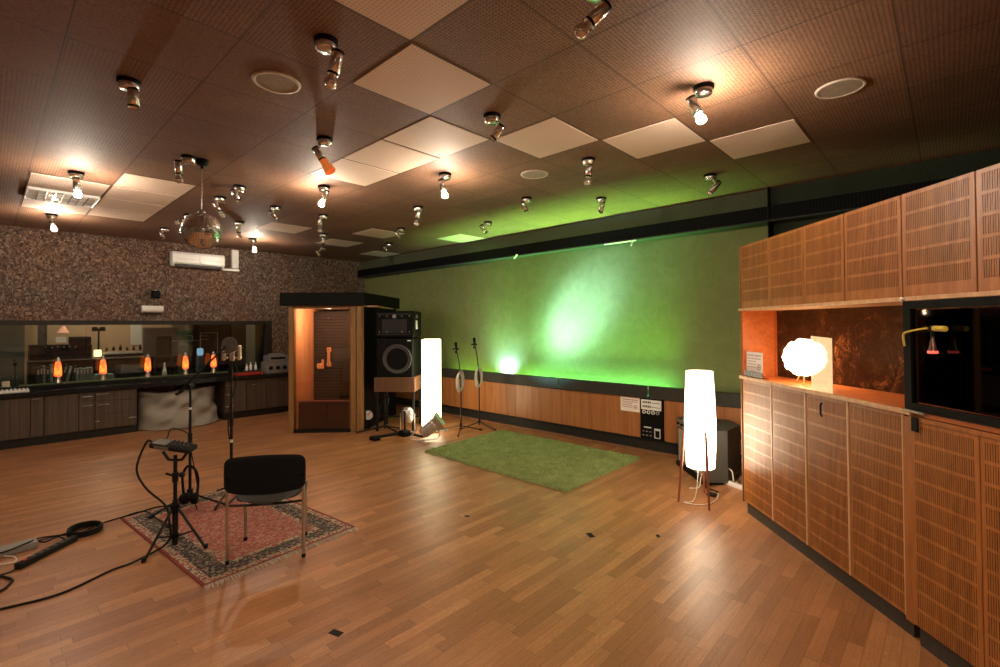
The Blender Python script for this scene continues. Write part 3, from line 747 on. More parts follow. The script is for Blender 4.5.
wf.lathe([(.235, 0), (.235, .012), (.215, .016), (.205, .006), (.19, .010), (.08, -.05), (.065, -.035), (.0, -.02)], 32, M); o = wf.build('woofer', plain('cone_grey', (.045, .045, .047), .45, spec=.5), sp)
wf = MB(); wf.lathe([(.0, -.018), (.05, -.025), (.066, -.036)][::-1], 20, M); wf.build('dust_cap', steel, o)
m = MB(); m.lathe([(.055, 0), (.05, -.03), (0, -.03)], 20, Matrix.Translation((-.21, -.281, .56)) @ Matrix.Rotation(PI/2, 4, 'X')); m.lathe([(.06, -.002), (.06, .006), (.052, .006), (.05, -.02)], 20, Matrix.Translation((-.21, -.28, .55)) @ Matrix.Rotation(PI/2, 4, 'X')); m.build('port', rubber, sp)
m = MB(); m.box((.20, -.283, .57), (.26, -.28, .59)); m.build('badge', white, sp)
m = MB(); m.bbox((-.31, -.28, .63), (.31, .27, 1.05), .02); hb = m.build('horn_cabinet', black, sp)
m = MB(); vs = [(-.26, -.285, .68), (.26, -.285, .68), (.26, -.285, 1.0), (-.26, -.285, 1.0), (-.07, -.20, .78), (.07, -.20, .78), (.07, -.20, .90), (-.07, -.20, .90)]
m.box((-.27, -.292, .67), (.27, -.28, .69)); m.box((-.27, -.292, .99), (.27, -.28, 1.01)); m.add([(-.20, -.284, .70), (.20, -.284, .70), (.20, -.284, .92), (-.20, -.284, .92), (-.06, -.283, .77), (.06, -.283, .77), (.06, -.283, .87), (-.06, -.283, .87)], [(0,1,5,4),(1,2,6,5),(2,3,7,6),(3,0,4,7),(4,5,6,7)]); m.build('horn', plain('horn_grey', (.012, .012, .013), .4, spec=.4), sp)
m = MB(); m.tube([(0, -.29, .965), (0, -.30, .965)], .030, 16); m.tube([(.33, -.12, .965), (.31, -.12, .965)], .03, 12); m.build('round_emblem', steel, sp)
m = MB()
for k in range(-2, 3):
    for zz in (.72, .97):
        if k: m.tube([(k*.12, -.285, zz), (k*.12, -.294, zz)], .007, 8)
m.build('bolts', steel, sp)
m = MB(); m.bbox((.308, -.16, .76), (.316, -.04, .90), .004); m.build('side_label', white, sp)
# gear under/around the stand
t = thing('clock', 'white round clock face standing low beside the booth', 'clock', (-4.80, 2.72, 0))
M = Matrix.Translation((-4.78, 2.68, .24)) @ Matrix.Rotation(-PI/4, 4, 'Z').inverted() @ Matrix.Rotation(PI/2, 4, 'X')
m = MB(); m.lathe([(0, -.03), (.085, -.03), (.085, .02), (.075, .02)], 24, M); m.tube([(-4.78, 2.70, .0), (-4.78, 2.70, .17)], .012, 6); m.build('rim', black, t)
m = MB(); m.lathe([(.077, .016), (.0, .017)], 24, M); m.build('face', clockface, t)
m = MB(); m.box((-.004, 0, .018), (.004, .055, .020), M @ Matrix.Rotation(-.7, 4, 'Z')); m.box((-.004, 0, .018), (.004, .04, .020), M @ Matrix.Rotation(1.2, 4, 'Z')); m.build('hands', red, t)
t = thing('folded_tripod', 'low black folded tripod lying on floor in front of the speaker stand', 'tripod', (-3.95, 2.55, 0))
def tubeset(name, segs, r, mat, par, seg=7):
    m = MB()
    for a, c in segs: m.tube([a, c], r, seg)
    return m.build(name, mat, par)
tubeset('leg', [((-4.15, 2.35, .03), (-3.80, 2.68, .10))], .025, blackmetal, t)
tubeset('leg', [((-3.80, 2.68, .10), (-3.62, 2.90, .03))], .022, blackmetal, t)
tubeset('leg', [((-4.05, 2.75, .02), (-3.80, 2.68, .10))], .020, blackmetal, t)
m = MB(); m.bbox((-4.17, 2.31, .0), (-4.02, 2.42, .055), .01); m.bbox((-3.87, 2.60, .05), (-3.72, 2.74, .14), .02); m.tube([(-3.8, 2.68, .1), (-3.8, 2.68, .42)], .012, 6); m.build('hub', black, t)
t = thing('low_microphone_stand', 'black microphone stand with coiled cable behind the folded tripod', 'microphone stand', (-4.3, 2.75, 0))
tubeset('leg', [((-4.35, 2.70, .12), (-4.70, 2.42, .015))], .014, blackmetal, t)
tubeset('leg', [((-4.35, 2.70, .12), (-4.02, 2.80, .015))], .014, blackmetal, t)
tubeset('leg', [((-4.35, 2.70, .12), (-4.45, 3.05, .015))], .014, blackmetal, t)
tubeset('pole', [((-4.35, 2.70, .08), (-4.35, 2.70, .60))], .013, blackmetal, t)
m = MB()
for k in range(4):
    m.tube(smooth_path([(-4.35+.09*math.cos(a)+.01*k, 2.67+.06*math.sin(a), .40+.13*math.sin(a*1.0)+.01*k) for a in [i*PI/5 for i in range(11)]], 3), .006, 5)
m.build('coiled_cable', blackmetal, t)
t = thing('small_spotlight', 'small silver spotlight housing with grille standing low under the speaker stand', 'spotlight', (-4.1, 3.05, 0))
m = MB(); m.lathe([(0, 0), (.07, 0), (.09, .05), (.09, .18), (.06, .23), (0, .23)], 16, Matrix.Translation((-4.15, 2.98, .16))); m.build('housing', silver, t)
tubeset('yoke', [((-4.25, 2.92, .02), (-4.25, 2.92, .30)), ((-4.05, 3.04, .02), (-4.05, 3.04, .30)), ((-4.25, 2.92, .02), (-4.05, 3.04, .02))], .008, silver, t)

# column lamp
t = thing('column_lamp', 'tall square glowing paper column lamp beside the speaker', 'floor lamp', (-3.95, 3.30, 0), PI/4-.03, world=False)
m = MB(); m.bbox((-.135, -.135, .10), (.135, .135, 1.45), .012); m.build('lamp_shade', column_m, t)
m = MB(); m.bbox((-.12, -.12, 0), (.12, .12, .03), .005); m.tube([(0, 0, .03), (0, 0, .10)], .02, 10); m.build('base', white, t)
# silver fresnel on the floor
t = thing('stage_light', 'silver stage light with barn doors lying on floor before column lamp', 'stage light', (-3.52, 2.86, 0))
SLd = (Vector((-2.06, 4.55, 1.78))-Vector((-3.50, 2.90, .17))).normalized(); SLo = Vector((-3.50, 2.90, .17))
M = Matrix.Translation(SLo) @ (-SLd).to_track_quat('Z', 'Y').to_matrix().to_4x4()
m = MB(); m.lathe([(0, .14), (.06, .14), (.085, .09), (.09, -.06), (.10, -.08), (.10, -.11), (.085, -.11)], 20, M); m.build('housing', silver, t)
m = MB(); m.lathe([(.085, -.10), (0, -.115)], 20, M); m.build('lens', steel, t)
for k in range(4):
    m = MB(); m.add([(-.08, .095, -.10), (.08, .095, -.10), (.12, .19, -.20), (-.12, .19, -.20), (-.08, .098, -.10), (.08, .098, -.10), (.12, .193, -.20), (-.12, .193, -.20)], [(0,1,2,3), (7,6,5,4), (0,4,5,1), (1,5,6,2), (2,6,7,3), (3,7,4,0)], M @ Matrix.Rotation(k*PI/2, 4, 'Z') @ Matrix.Rotation(-.0, 4, 'X')); m.build('barn_door', silver, t)
m = MB(); m.tube(smooth_path([(-3.62, 2.78, .18), (-3.66, 2.73, .10), (-3.60, 2.66, .03), (-3.40, 2.92, .03), (-3.38, 2.99, .10), (-3.42, 2.98, .18)], 4), .010, 6); m.build('yoke', silver, t)
m = MB(); m.tube([(-3.48, 2.93, .2), (-3.46, 2.96, .22)], .03, 10); m.build('knob', black, t)

# two microphone stands at the ledge
def wallstand(x, y, h, label, bend):
    t = thing('microphone_stand', label, 'microphone stand', (x, y, 0), group='microphone stands by the green wall')
    for k, a in enumerate(bend):
        m = MB(); m.tube([(x, y, .10), (x+.33*math.cos(a), y+.33*math.sin(a), .012)], .009, 6); m.tube([(x+.29*math.cos(a), y+.29*math.sin(a), .022), (x+.34*math.cos(a), y+.34*math.sin(a), .012)], .014, 6); m.build('leg', blackmetal, t)
    m = MB(); m.tube([(x, y, .05), (x, y, .72), (x, y, h*.62)], [.011, .011, .009], 8); m.tube([(x, y, .08), (x, y, .14)], .022, 8); m.build('pole', blackmetal, t)
    m = MB(); m.tube([(x, y, h*.60), (x-.02, y-.02, h*.80), (x-.05, y-.05, h-.06)], .009, 8); m.tube([(x-.05, y-.05, h-.14), (x-.055, y-.055, h-.10)], .025, 8); m.build('boom', blackmetal, t)
    m = MB(); m.tube([(x-.05, y-.05, h-.06), (x-.055, y-.055, h)], [.018, .024], 10); m.sphere((x-.055, y-.055, h+.01), .027, 12, 8); m.bbox((x-.10, y-.09, h-.09), (x-.01, y-.02, h-.06), .01); m.build('clip', black, t)
    m = MB()
    for k in range(5):
        P = []
        for i in range(13):
            a = 2*PI*i/12; P.append((x+.02*(k-2)*.6+.035*math.cos(a)+.02, y-.03+.03*math.cos(a), h*.56+.15*math.sin(a)+.012*k))
        m.tube(P, .007, 5)
    o = m.build('hanging_cable', plain('pale_cable_bundle', (.35, .33, .28), .6) if 'pale_cable_bundle' not in MATS else MATS['pale_cable_bundle'], t)
wallstand(-3.556, 3.565, 1.37, 'left microphone stand with bundled cable standing at the green wall', (math.radians(-176), math.radians(-50), math.radians(60)))
wallstand(-3.55, 3.96, 1.43, 'right microphone stand with bundled cable standing at the green wall', (math.radians(-115), math.radians(5), math.radians(125)))

# control panel and poster on wainscot
t = thing('connection_panel', 'black wall connection panel with white socket rows in the wainscot', 'panel', (-.785, YC, .175))
m = MB(); m.bbox((-.94, YC-.02, .178), (-.635, YC+.03, .698), .004); m.build('plate', black, t)
m = MB(); m.bbox((-.925, YC-.026, .555), (-.65, YC-.018, .685), .003); pn = m.build('socket_strip', white, t)
m = MB()
for r_ in range(2):
    for k in range(5): m.box((-.90+k*.024, YC-.029, .585+r_*.055), (-.885+k*.024, YC-.0255, .61+r_*.055))
    m.box((-.78, YC-.0285, .59+r_*.055), (-.665, YC-.0255, .596+r_*.055))
m.build('socket', black, pn)
for k in range(4):
    m = MB(); M = Matrix.Translation((-.885+k*.062, YC-.02, .525)) @ Matrix.Rotation(PI/2, 4, 'X')
    m.lathe([(.024, 0), (.024, .006), (.015, .006), (.014, 0)], 16, M); m.build('round_socket', white if k < 3 else steel, t)
m = MB(); m.box((-.89, YC-.024, .32), (-.79, YC-.019, .335)); m.build('label_strip', white, t)
m = MB()
for (a, b_, c, d_) in ((-.745, .20, -.665, .21), (-.745, .30, -.665, .325), (-.745, .20, -.735, .32), (-.675, .20, -.665, .32)): m.box((a, YC-.026, b_), (c, YC-.018, d_))
m.build('mains_frame', white, t)
m = MB()
for k in range(2):
    for q in range(3): m.box((-.91+q*.05, YC-.023, .22+k*.05), (-.885+q*.05, YC-.019, .228+k*.05))
m.build('small_marks', greyink, t)
def sheet(t, O, ux, W_, H_, par):
    """printed sheet: O = lower-left corner, ux = unit vec along width, thickness along normal"""
    u = Vector(ux); nrm = Vector((u.y, -u.x, 0)); O = Vector(O)
    M = Matrix(((u.x, nrm.x, 0, O.x), (u.y, nrm.y, 0, O.y), (0, 0, 1, O.z), (0, 0, 0, 1)))
    m = MB(); m.box((0, 0, 0), (W_, .002, H_), M); o = m.build('sheet', paper, par)
    m = MB(); rr = random.Random(3)
    for row_ in range(5):
        x_ = .10*W_
        zz = H_*(.80-.13*row_)
        end = .90*W_ if row_ < 2 else .62*W_
        while x_ < end:
            wd = rr.uniform(.03, .09)*W_; m.box((x_, .002, zz), (min(x_+wd, end), .0026, zz+H_*.055*(1.5 if row_ == 0 else 1)), M); x_ += wd+.02*W_
    m.build('printed_lines', greyink if par.get('category') == 'sign' else ink, par)
    m = MB(); m.lathe([(H_*.15, .0), (H_*.15, .001), (H_*.11, .001), (H_*.11, 0)], 16, M @ Matrix.Translation((W_*.78, .002, H_*.34)) @ Matrix.Rotation(-PI/2, 4, 'X')); m.box((W_*.74, .002, H_*.30), (W_*.82, .0026, H_*.38), M); m.build('round_stamp', ink, par)
    return M
t = thing('notice_sheet', 'white printed notice on the wainscot left of connection panel', 'notice', (-1.1, YC, .5))
sheet(t, (-1.24, YC+.008, .50), (1, 0, 0), .28, .185, t)

# white bracket things on the duct
m = MB(); m.tube([(-1.42, YG-.24, 2.77), (-.95, YG-.24, 2.77)], .010, 6); m.tube([(-1.0, YG-.24, 2.77), (-1.02, YG-.24, 2.70)], .012, 6)
tag(m.build('wall_bracket', white, None, (-1.2, YG-.24, 2.77)), 'white rod bracket under the black duct on the green wall', 'bracket')
m = MB(); m.tube([(-3.02, YG-.24, 2.80), (-3.08, YG-.25, 2.74)], .014, 6); tag(m.build('wall_hook', white, None, (-3.05, YG-.24, 2.74)), 'tiny white hook under the duct left of the rod bracket', 'hook')
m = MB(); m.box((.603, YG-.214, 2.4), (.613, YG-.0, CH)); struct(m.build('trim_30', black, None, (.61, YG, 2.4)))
struct(box('wall_far_shade', (.615, YG-.02, .86), (RX, YG, 2.80), shaded_green_m, org=(2, YG, .86)))  # sheet over the green wall, its dark colour stands for shade

# ================================================================== FLOOR LAMP + amp
LX, LY = .318, 3.077
t = thing('floor_lamp', 'glowing tapered floor lamp on three teak legs by the cabinet wall', 'floor lamp', (LX, LY, 0))
m = MB(); m.lathe([(.112, .32), (.124, .325), (.134, .50), (.138, .75), (.130, 1.02), (.120, 1.22), (.110, 1.222), (.0, 1.205)], 40, Matrix.Translation((LX, LY, 0))); m.lathe([(.0, .335), (.112, .32)], 40, Matrix.Translation((LX, LY, 0))); m.build('lamp_shade', shade_m, t)
for (fx_, fy_) in ((.165, 2.93), (.455, 2.905), (.26, 3.32)):
    d = Vector((fx_-LX, fy_-LY, 0)).normalized()
    m = MB(); m.tube([(fx_, fy_, 0), (LX+d.x*.175, LY+d.y*.175, .40), (LX+d.x*.152, LY+d.y*.152, .68)], [.009, .014, .010], 10); m.build('leg', teak, t)
m = MB(); m.tube(smooth_path([(LX-.02, LY, .33), (LX-.03, LY-.02, .12), (LX-.05, LY-.06, .008), (LX-.1, LY-.15, .006), (LX+.05, LY-.10, .006), (LX+.10, LY+.10, .006), (LX+.05, LY+.32, .006)], 6), .004, 6); m.build('flex', whitecable, t)
am = thing('guitar_amplifier', 'wedge-shaped grey guitar amplifier behind the floor lamp', 'amplifier', (0, 3.9, 0))
poly = [(-.33, 4.11), (.19, 3.56), (.36, 3.70), (.36, 4.10), (.20, 4.30), (-.20, 4.30)]
m = MB(); m.prism(poly, .03, .56); m.build('cabinet', ampgrey, am)
dv = Vector((.52, -.55, 0)).normalized()
M = Matrix(((dv.x, dv.y, 0, -.33), (dv.y, -dv.x, 0, 4.11), (0, 0, 1, 0), (0, 0, 0, 1)))
m = MB(); m.bbox((.04, -.001+.0, .07), (.72, .014, .44), .005, M); m.build('grill', ampgrill, am)
m = MB(); m.bbox((.02, 0, .46), (.74, .02, .55), .004, M); pnl = m.build('control_panel', steel, am)
m = MB()
for k in range(6): m.tube([tuple(M @ Vector((.08+k*.11, .02, .505))), tuple(M @ Vector((.08+k*.11, .04, .505)))], .014, 10)
m.build('knob', black, pnl)
m = MB(); m.bbox((-.0, -.0, 0), (.74, .03, .05), .004, M); m.build('bottom_edge', black, am)
m = MB()
for (a, c) in ((-.25, 4.12), (.19, 3.62), (.32, 4.05)): m.box((a-.02, c-.0, 0), (a+.02, c+.04, .03))
m.build('feet', rubber, am)
# power strip, socket and cables
t = thing('white_power_strip', 'white power strip on floor beside the cabinet wall end', 'power strip', (.42, 3.68, 0))
Mz = Matrix.Translation((.43, 3.70, 0)) @ Matrix.Rotation(math.radians(-22), 4, 'Z')
m = MB(); m.bbox((-.13, -.025, 0), (.13, .025, .045), .006, Mz); m.build('body', white, t)
m = MB(); m.tube(smooth_path([tuple(Mz @ Vector((-.02, 0, .06))), tuple(Mz @ Vector((-.06, .01, .16))), (.25, 3.72, .15), (.14, 3.60, .10), (.16, 3.45, .006), (.10, 3.35, .006)], 6), .006, 6); m.build('cable', whitecable, t)
t = thing('wall_plug', 'grey socket box with white plug on wainscot beside cabinet end', 'socket', (.26, YC, .3))
m = MB(); m.bbox((.20, YC-.04, .34), (.30, YC+.01, .43), .008); m.build('box', darkgrey, t)
m = MB(); m.bbox((.225, YC-.075, .35), (.275, YC-.04, .40), .01); m.build('plug', white, t)
m = MB(); m.tube(smooth_path([(.25, YC-.07, .35), (.26, YC-.10, .20), (.30, YC-.14, .04), (.34, YC-.2, .008), (.40, 3.95, .008), (.42, 3.78, .03)], 6), .006, 6); m.build('cable', whitecable, t)
m = MB(); m.tube(smooth_path([(.52, 3.85, .03), (.42, 3.95, .10), (.33, 3.85, .05), (.30, 3.70, .008), (.20, 3.50, .008), (.36, 3.42, .008)], 6), .008, 6); m.bbox((.30, 3.26, 0), (.38, 3.32, .03), .005)
tag(m.build('black_cable', rubber, None, (.4, 3.8, 0)), 'black cable with inline switch curled beside white power strip', 'cable')

# ================================================================== SLOTTED CABINET WALL
A0 = Vector((.714, 3.041, 0)); dd = Vector((.687, -.727, 0)).normalized(); nn = Vector((-dd.y, dd.x, 0))
AZ = math.atan2(dd.y, dd.x)
def Wp(s, dep=0, z=0): return A0 + dd*s + nn*dep + Vector((0, 0, z))
def slotted(m, w, z0, z1, bands, pitch_b, slot_h, top_m, side, inset_d=.012, sp_=.0108, sw=.0036, th=.018, mats=(0, 1)):
    """panel face in local plane y=0 (faces -y) with real recessed slots"""
    m.mat(mats[0])
    # back + sides
    m.add([(0, 0, z0), (w, 0, z0), (w, th, z0), (0, th, z0), (0, 0, z1), (w, 0, z1), (w, th, z1), (0, th, z1)], [(0, 3, 2, 1), (4, 5, 6, 7), (1, 2, 6, 5), (2, 3, 7, 6), (3, 0, 4, 7)])
    n = int((w-2*side)/sp_); x0 = (w-(n*sp_-(sp_-sw)))/2
    zs = [z1]
    rows = []
    for k in range(bands):
        t_ = z1-top_m-k*pitch_b; rows.append((t_-slot_h, t_))
    cur = z1
    for (lo, hi) in rows:
        m.mat(mats[0]).add([(0, 0, hi), (w, 0, hi), (w, 0, cur), (0, 0, cur)], [(0, 1, 2, 3)])
        xc = 0
        for i in range(n):
            a = x0+i*sp_; b_ = a+sw
            m.mat(mats[0]).add([(xc, 0, lo), (a, 0, lo), (a, 0, hi), (xc, 0, hi)], [(0, 1, 2, 3)])
            m.mat(mats[1]).add([(a, 0, lo), (b_, 0, lo), (b_, 0, hi), (a, 0, hi), (a, inset_d, lo), (b_, inset_d, lo), (b_, inset_d, hi), (a, inset_d, hi)],
                  [(0, 4, 7, 3), (1, 2, 6, 5), (0, 1, 5, 4), (3, 7, 6, 2), (4, 5, 6, 7)])
            xc = b_
        m.mat(mats[0]).add([(xc, 0, lo), (w, 0, lo), (w, 0, hi), (xc, 0, hi)], [(0, 1, 2, 3)])
        cur = lo
    m.mat(mats[0]).add([(0, 0, z0), (w, 0, z0), (w, 0, cur), (0, 0, cur)], [(0, 1, 2, 3)])
lows = [(-.02, .437), (.437, .857), (.857, 1.268), (1.268, 1.675), (1.735, 2.094), (2.094, 2.5), (2.5, 2.92), (2.92, 3.34), (3.34, 3.76)]
low_l = ['lower slotted cabinet at the left end, beside the floor lamp', 'lower slotted cabinet under the glowing petal lamp, second from the left end', 'lower slotted cabinet with small dark handle, under the paper lantern',
         'lower slotted cabinet just left of the black window frame', 'lower slotted cabinet under the black bracket and window frame', 'lower slotted cabinet at the right edge of the photo', 'lower slotted cabinet just past the right photo edge', 'lower slotted cabinet well past the right photo edge', 'lower slotted cabinet at the far right end of the wall']
for k, (a, c) in enumerate(lows):
    t = thing('slotted_cabinet', low_l[k], 'cabinet', tuple(Wp(a)), AZ, 'lower slotted cabinets', world=False)
    w_ = c-a; dz = 0 if k < 4 else -.02
    yo = 0 if k < 4 else -.02
    m = MB(); m.box((0.002, .02, .11), (w_-.002, .55, 1.17+dz)); m.build('body', walnut, t)
    m = MB(); m.box((0, .03+yo, 0), (w_, .5, .108)); m.build('plinth', woodplinth, t)
    m = MB(); slotted(m, w_-.006, .112, 1.175+dz, 11, .0945, .079, .020, .016)
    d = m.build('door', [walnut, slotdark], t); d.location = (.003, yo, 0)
    if k == 2:
        m = MB(); m.tube([(w_*.44, -.012, 1.135), (w_*.44, -.022, 1.12), (w_*.44, -.022, 1.06), (w_*.44, -.012, 1.045)], .006, 8); m.build('handle', black, d)
    if k < 4:
        m = MB(); m.box((w_-.014, -.004, .112), (w_-.002, .002, 1.175)); m.build('edge_strip', trimwood, t)
m = MB(); m.box((1.677, -.012, .10), (1.733, .10, 1.17), Matrix.Translation(A0) @ Matrix.Rotation(AZ, 4, 'Z'))
tag(m.build('cabinet_post', walnut, None, tuple(Wp(1.705))), 'narrow walnut post between lower cabinets under the black frame corner', 'post')
m = MB(); m.box((-.028, -.01, .10), (-.021, .56, 2.345), Matrix.Translation(A0) @ Matrix.Rotation(AZ, 4, 'Z'))
tag(m.build('end_panel', oakframe, None, tuple(Wp(-.02))), 'tall end panel closing the left end of the cabinet wall', 'panel')
ups = [(-.02, .431), (.431, .854), (.854, 1.254), (1.254, 1.68), (1.68, 2.08), (2.08, 2.5), (2.5, 2.92), (2.92, 3.34), (3.34, 3.76)]
up_l = ['upper slotted cabinet at the left end above the niche sign', 'upper slotted cabinet second from the left above the petal lamp', 'upper slotted cabinet third from the left above the niche', 'upper slotted cabinet just left of the glazed frame corner', 'upper slotted cabinet above the black framed glass',
        'upper slotted cabinet at the right edge of the photo', 'upper slotted cabinet just past the right photo edge', 'upper slotted cabinet well past the right photo edge', 'upper slotted cabinet at the far right end of the wall']
for k, (a, c) in enumerate(ups):
    t = thing('wall_cabinet', up_l[k], 'cabinet', tuple(Wp(a, 0, 1.80)), AZ, 'upper slotted cabinets', world=False)
    w_ = c-a
    m = MB(); m.box((0.002, .02, 0.002), (w_-.002, .55, .543)); m.build('body', walnut, t)
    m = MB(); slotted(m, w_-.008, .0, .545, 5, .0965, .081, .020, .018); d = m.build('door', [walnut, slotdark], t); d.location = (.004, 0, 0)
# shelves / trims
MW = Matrix.Translation(A0) @ Matrix.Rotation(AZ, 4, 'Z')
m = MB(); m.bbox((-.035, -.022, 1.775), (3.76, .55, 1.798), .003, MW); tag(m.build('upper_shelf_board', trimwood, None, tuple(Wp(1, 0, 1.775))), 'pale wooden strip shelf under the upper slotted cabinets', 'shelf')
t = thing('niche_shelf', 'orange wooden niche shelf with pale front edge over lower cabinets', 'shelf', tuple(Wp(.8, 0, 1.18)))
m = MB(); m.bbox((-.035, -.022, 1.18), (1.735, -.001, 1.207), .003, MW); m.build('front_edge', trimwood, t)
m = MB(); m.box((-.02, .0, 1.18), (2.25, .56, 1.203), MW); m.build('board', nichewood, t)
m = MB(); m.box((-.02, .0, 1.203), (.0, .30, 1.775), MW); m.box((-.02, .28, 1.203), (.03, .30, 1.775), MW)
tag(m.build('niche_side_panel', nichewood, None, tuple(Wp(0, .1, 1.2))), 'orange lit side panel closing the left end of the niche', 'panel')
# marbled back board, slightly angled
m = MB(); m.add([(0.0, .28, 1.203), (1.75, .53, 1.203), (1.75, .53, 1.775), (0.0, .28, 1.775), (0.0, .30, 1.203), (1.75, .55, 1.203), (1.75, .55, 1.775), (0.0, .30, 1.775)], [(0,1,2,3), (7,6,5,4), (0,4,5,1), (1,5,6,2), (2,6,7,3), (3,7,4,0)], MW)
tag(m.build('niche_back_board', marble_m, None, tuple(Wp(.8, .4, 1.2))), 'glossy dark brown marbled board at the back of the niche', 'panel')
# black framed glass door to the right
t = thing('glazed_frame', 'black framed dark glass panel right of the niche', 'window frame', tuple(Wp(1.7, 0, 1.2)))
m = MB(); m.box((1.695, -.014, 1.207), (1.738, .02, 1.775), MW); m.build('stile', black, t)
m = MB(); m.box((1.738, -.014, 1.207), (3.76, .02, 1.245), MW); m.build('bottom_rail', black, t)
m = MB(); m.box((1.738, -.014, 1.735), (3.76, .02, 1.773), MW); m.build('top_rail', black, t)
m = MB(); m.box((1.728, .0, 1.252), (3.76, .006, 1.728), MW); m.build('glass_pane', dark_glass, t)
m = MB(); m.sphere(tuple(Wp(1.705, -.02, 1.785)), .014, 10, 6); m.build('corner_fitting', steel, t)
m = MB(); m.tube([tuple(Wp(1.69, -.02, 1.205)), tuple(Wp(1.82, -.02, 1.20))], .008, 6); m.build('corner_fitting', steel, t)
m = MB(); m.bbox((1.755, -.036, 1.105), (1.795, -.026, 1.180), .003, MW); m.build('bracket', black, t)
m = MB(); m.box((1.735, -.026, 1.158), (3.76, -.02, 1.18), MW); m.build('lower_lip', walnut, t)
struct(box('wall_niche_back', (0, 0, 0), (.01, .01, .01), black)) if False else None
m = MB(); m.box((1.76, .55, 1.2), (3.76, .58, 1.77), MW); m.box((3.73, 0.03, 1.2), (3.76, .55, 1.77), MW); m.box((2.255, .03, 1.18), (3.73, .55, 1.203), MW)
tag(m.build('dark_recess', black, None, tuple(Wp(2.5, .5, 1.2))), 'black lined recess behind the dark framed glass', 'recess')
t = thing('yellow_hose', 'bent yellow hose with connector hanging at the black frame', 'hose', tuple(Wp(1.75, -.08, 1.6)))
m = MB(); m.tube(smooth_path([tuple(Wp(1.705, -.016, 1.54)), tuple(Wp(1.715, -.03, 1.60)), tuple(Wp(1.77, -.045, 1.618)), tuple(Wp(1.86, -.05, 1.632)), tuple(Wp(1.90, -.05, 1.634))], 5), .0048, 8); m.build('hose', yellow, t)
m = MB(); m.tube([tuple(Wp(1.90, -.05, 1.634)), tuple(Wp(1.975, -.05, 1.632))], .013, 12); m.build('connector', yellow, t)
m = MB(); m.tube([tuple(Wp(1.898, -.05, 1.634)), tuple(Wp(1.914, -.05, 1.634))], .015, 12); m.tube([tuple(Wp(1.906, -.05, 1.622)), tuple(Wp(1.906, -.05, 1.59))], .007, 8); m.build('clamp', black, t)
m = MB(); m.lathe([(.006, .085), (.009, .07), (.016, .03), (.020, .022), (.020, .008), (.012, .0), (0, 0)], 12, Matrix.Translation(Wp(1.906, -.05, 1.505))); pd = m.build('reflection_drop', plain('smoked_glass', (.10, .03, .02), .2), t)  # drop and red band stand in for a lava lamp reflection
m = MB(); m.lathe([(.0205, .008), (.0205, .020)], 12, Matrix.Translation(Wp(1.906, -.05, 1.505))); m.build('red_band', plain('red_reflection_glow', (.7, .08, .05), .3, emis=.8, ecol=(1, .12, .08)), pd)
t = thing('red_reflection', 'small red glow behind the dark framed glass, added as lava lamp reflection', 'lamp', tuple(Wp(2.15, .20, 1.52)))  # glowing shape added in place of a reflection in the glass
m = MB(); m.lathe([(.006, .11), (.010, .09), (.018, .05), (.026, .012), (0, .0)], 12, Matrix.Translation(Wp(2.19, .20, 1.49))); m.build('shade', MATS['red_reflection_glow'], t)
m = MB(); m.tube([Wp(2.19, .20, 1.60), Wp(2.19, .20, 1.775)], .003, 5); m.build('cord', black, t)

# sign in acrylic holder, petal lamp, lantern
t = thing('sign_holder', 'white printed sign in clear holder at the left end of niche', 'sign', tuple(Wp(.12, .03, 1.207)))
sheet(t, tuple(Wp(.0, .03, 1.235)), tuple(dd), .26, .185, t)
m = MB(); m.box((-.03, .004, 1.207), (.30, .008, 1.26), MW); m.box((-.03, .004, 1.207), (.30, .06, 1.211), MW); m.build('acrylic_stand', acryl, t)
BC = Wp(.60, .16, 1.405)
t = thing('petal_lamp', 'glowing white ball lamp of paper petals on thin legs in niche', 'lamp', tuple(Wp(.60, .16, 1.203)))
m = MB(); rr = random.Random(5)
m.sphere(BC, .108, 24, 16, sc=(1.05, 1.05, 1.0))
N = 90
for i in range(N):
    zc = 1-2*(i+.5)/N; ph = i*2.39996; r_ = math.sqrt(1-zc*zc)
    d_ = Vector((r_*math.cos(ph), r_*math.sin(ph), zc)); P = BC + Vector((d_.x*1.05, d_.y*1.05, d_.z*1.0))*.117
    M = Matrix.Translation(P) @ d_.to_track_quat('Z', 'Y').to_matrix().to_4x4() @ Matrix.Rotation(rr.uniform(0, 6.28), 4, 'Z') @ Matrix.Rotation(rr.uniform(-.5, .5), 4, 'X')
    m.lathe([(.001, .006), (.020, .002), (.035, .016), (.036, .013), (.021, -.003), (.001, -.002)], 7, M)
m.build('petal_shade', petal_m, t)
for k in range(3):
    a = 2*PI*k/3+.6; m = MB(); m.tube([BC+Vector((.03*math.cos(a), .03*math.sin(a), -.10)), (BC.x+.07*math.cos(a), BC.y+.07*math.sin(a), 1.205)], .005, 6); m.build('leg', trimwood, t)
t = thing('paper_lantern', 'folded translucent paper lantern standing at front edge of niche', 'lantern', tuple(Wp(1.0, 0, 1.207)))
m = MB(); m.add([(.875, .03, 1.207), (.935, -.005, 1.207), (1.125, .0, 1.207), (1.125, .0, 1.565), (.935, -.005, 1.575), (.875, .03, 1.57),
                 (.875, .034, 1.207), (.937, .0, 1.207), (1.125, .005, 1.207), (1.125, .005, 1.565), (.937, .0, 1.575), (.875, .034, 1.57)],
                [(0,1,4,5), (1,2,3,4), (11,10,7,6), (10,9,8,7), (0,5,11,6), (2,8,9,3), (5,4,10,11), (4,3,9,10)], MW); m.build('screen', lantern_m, t)

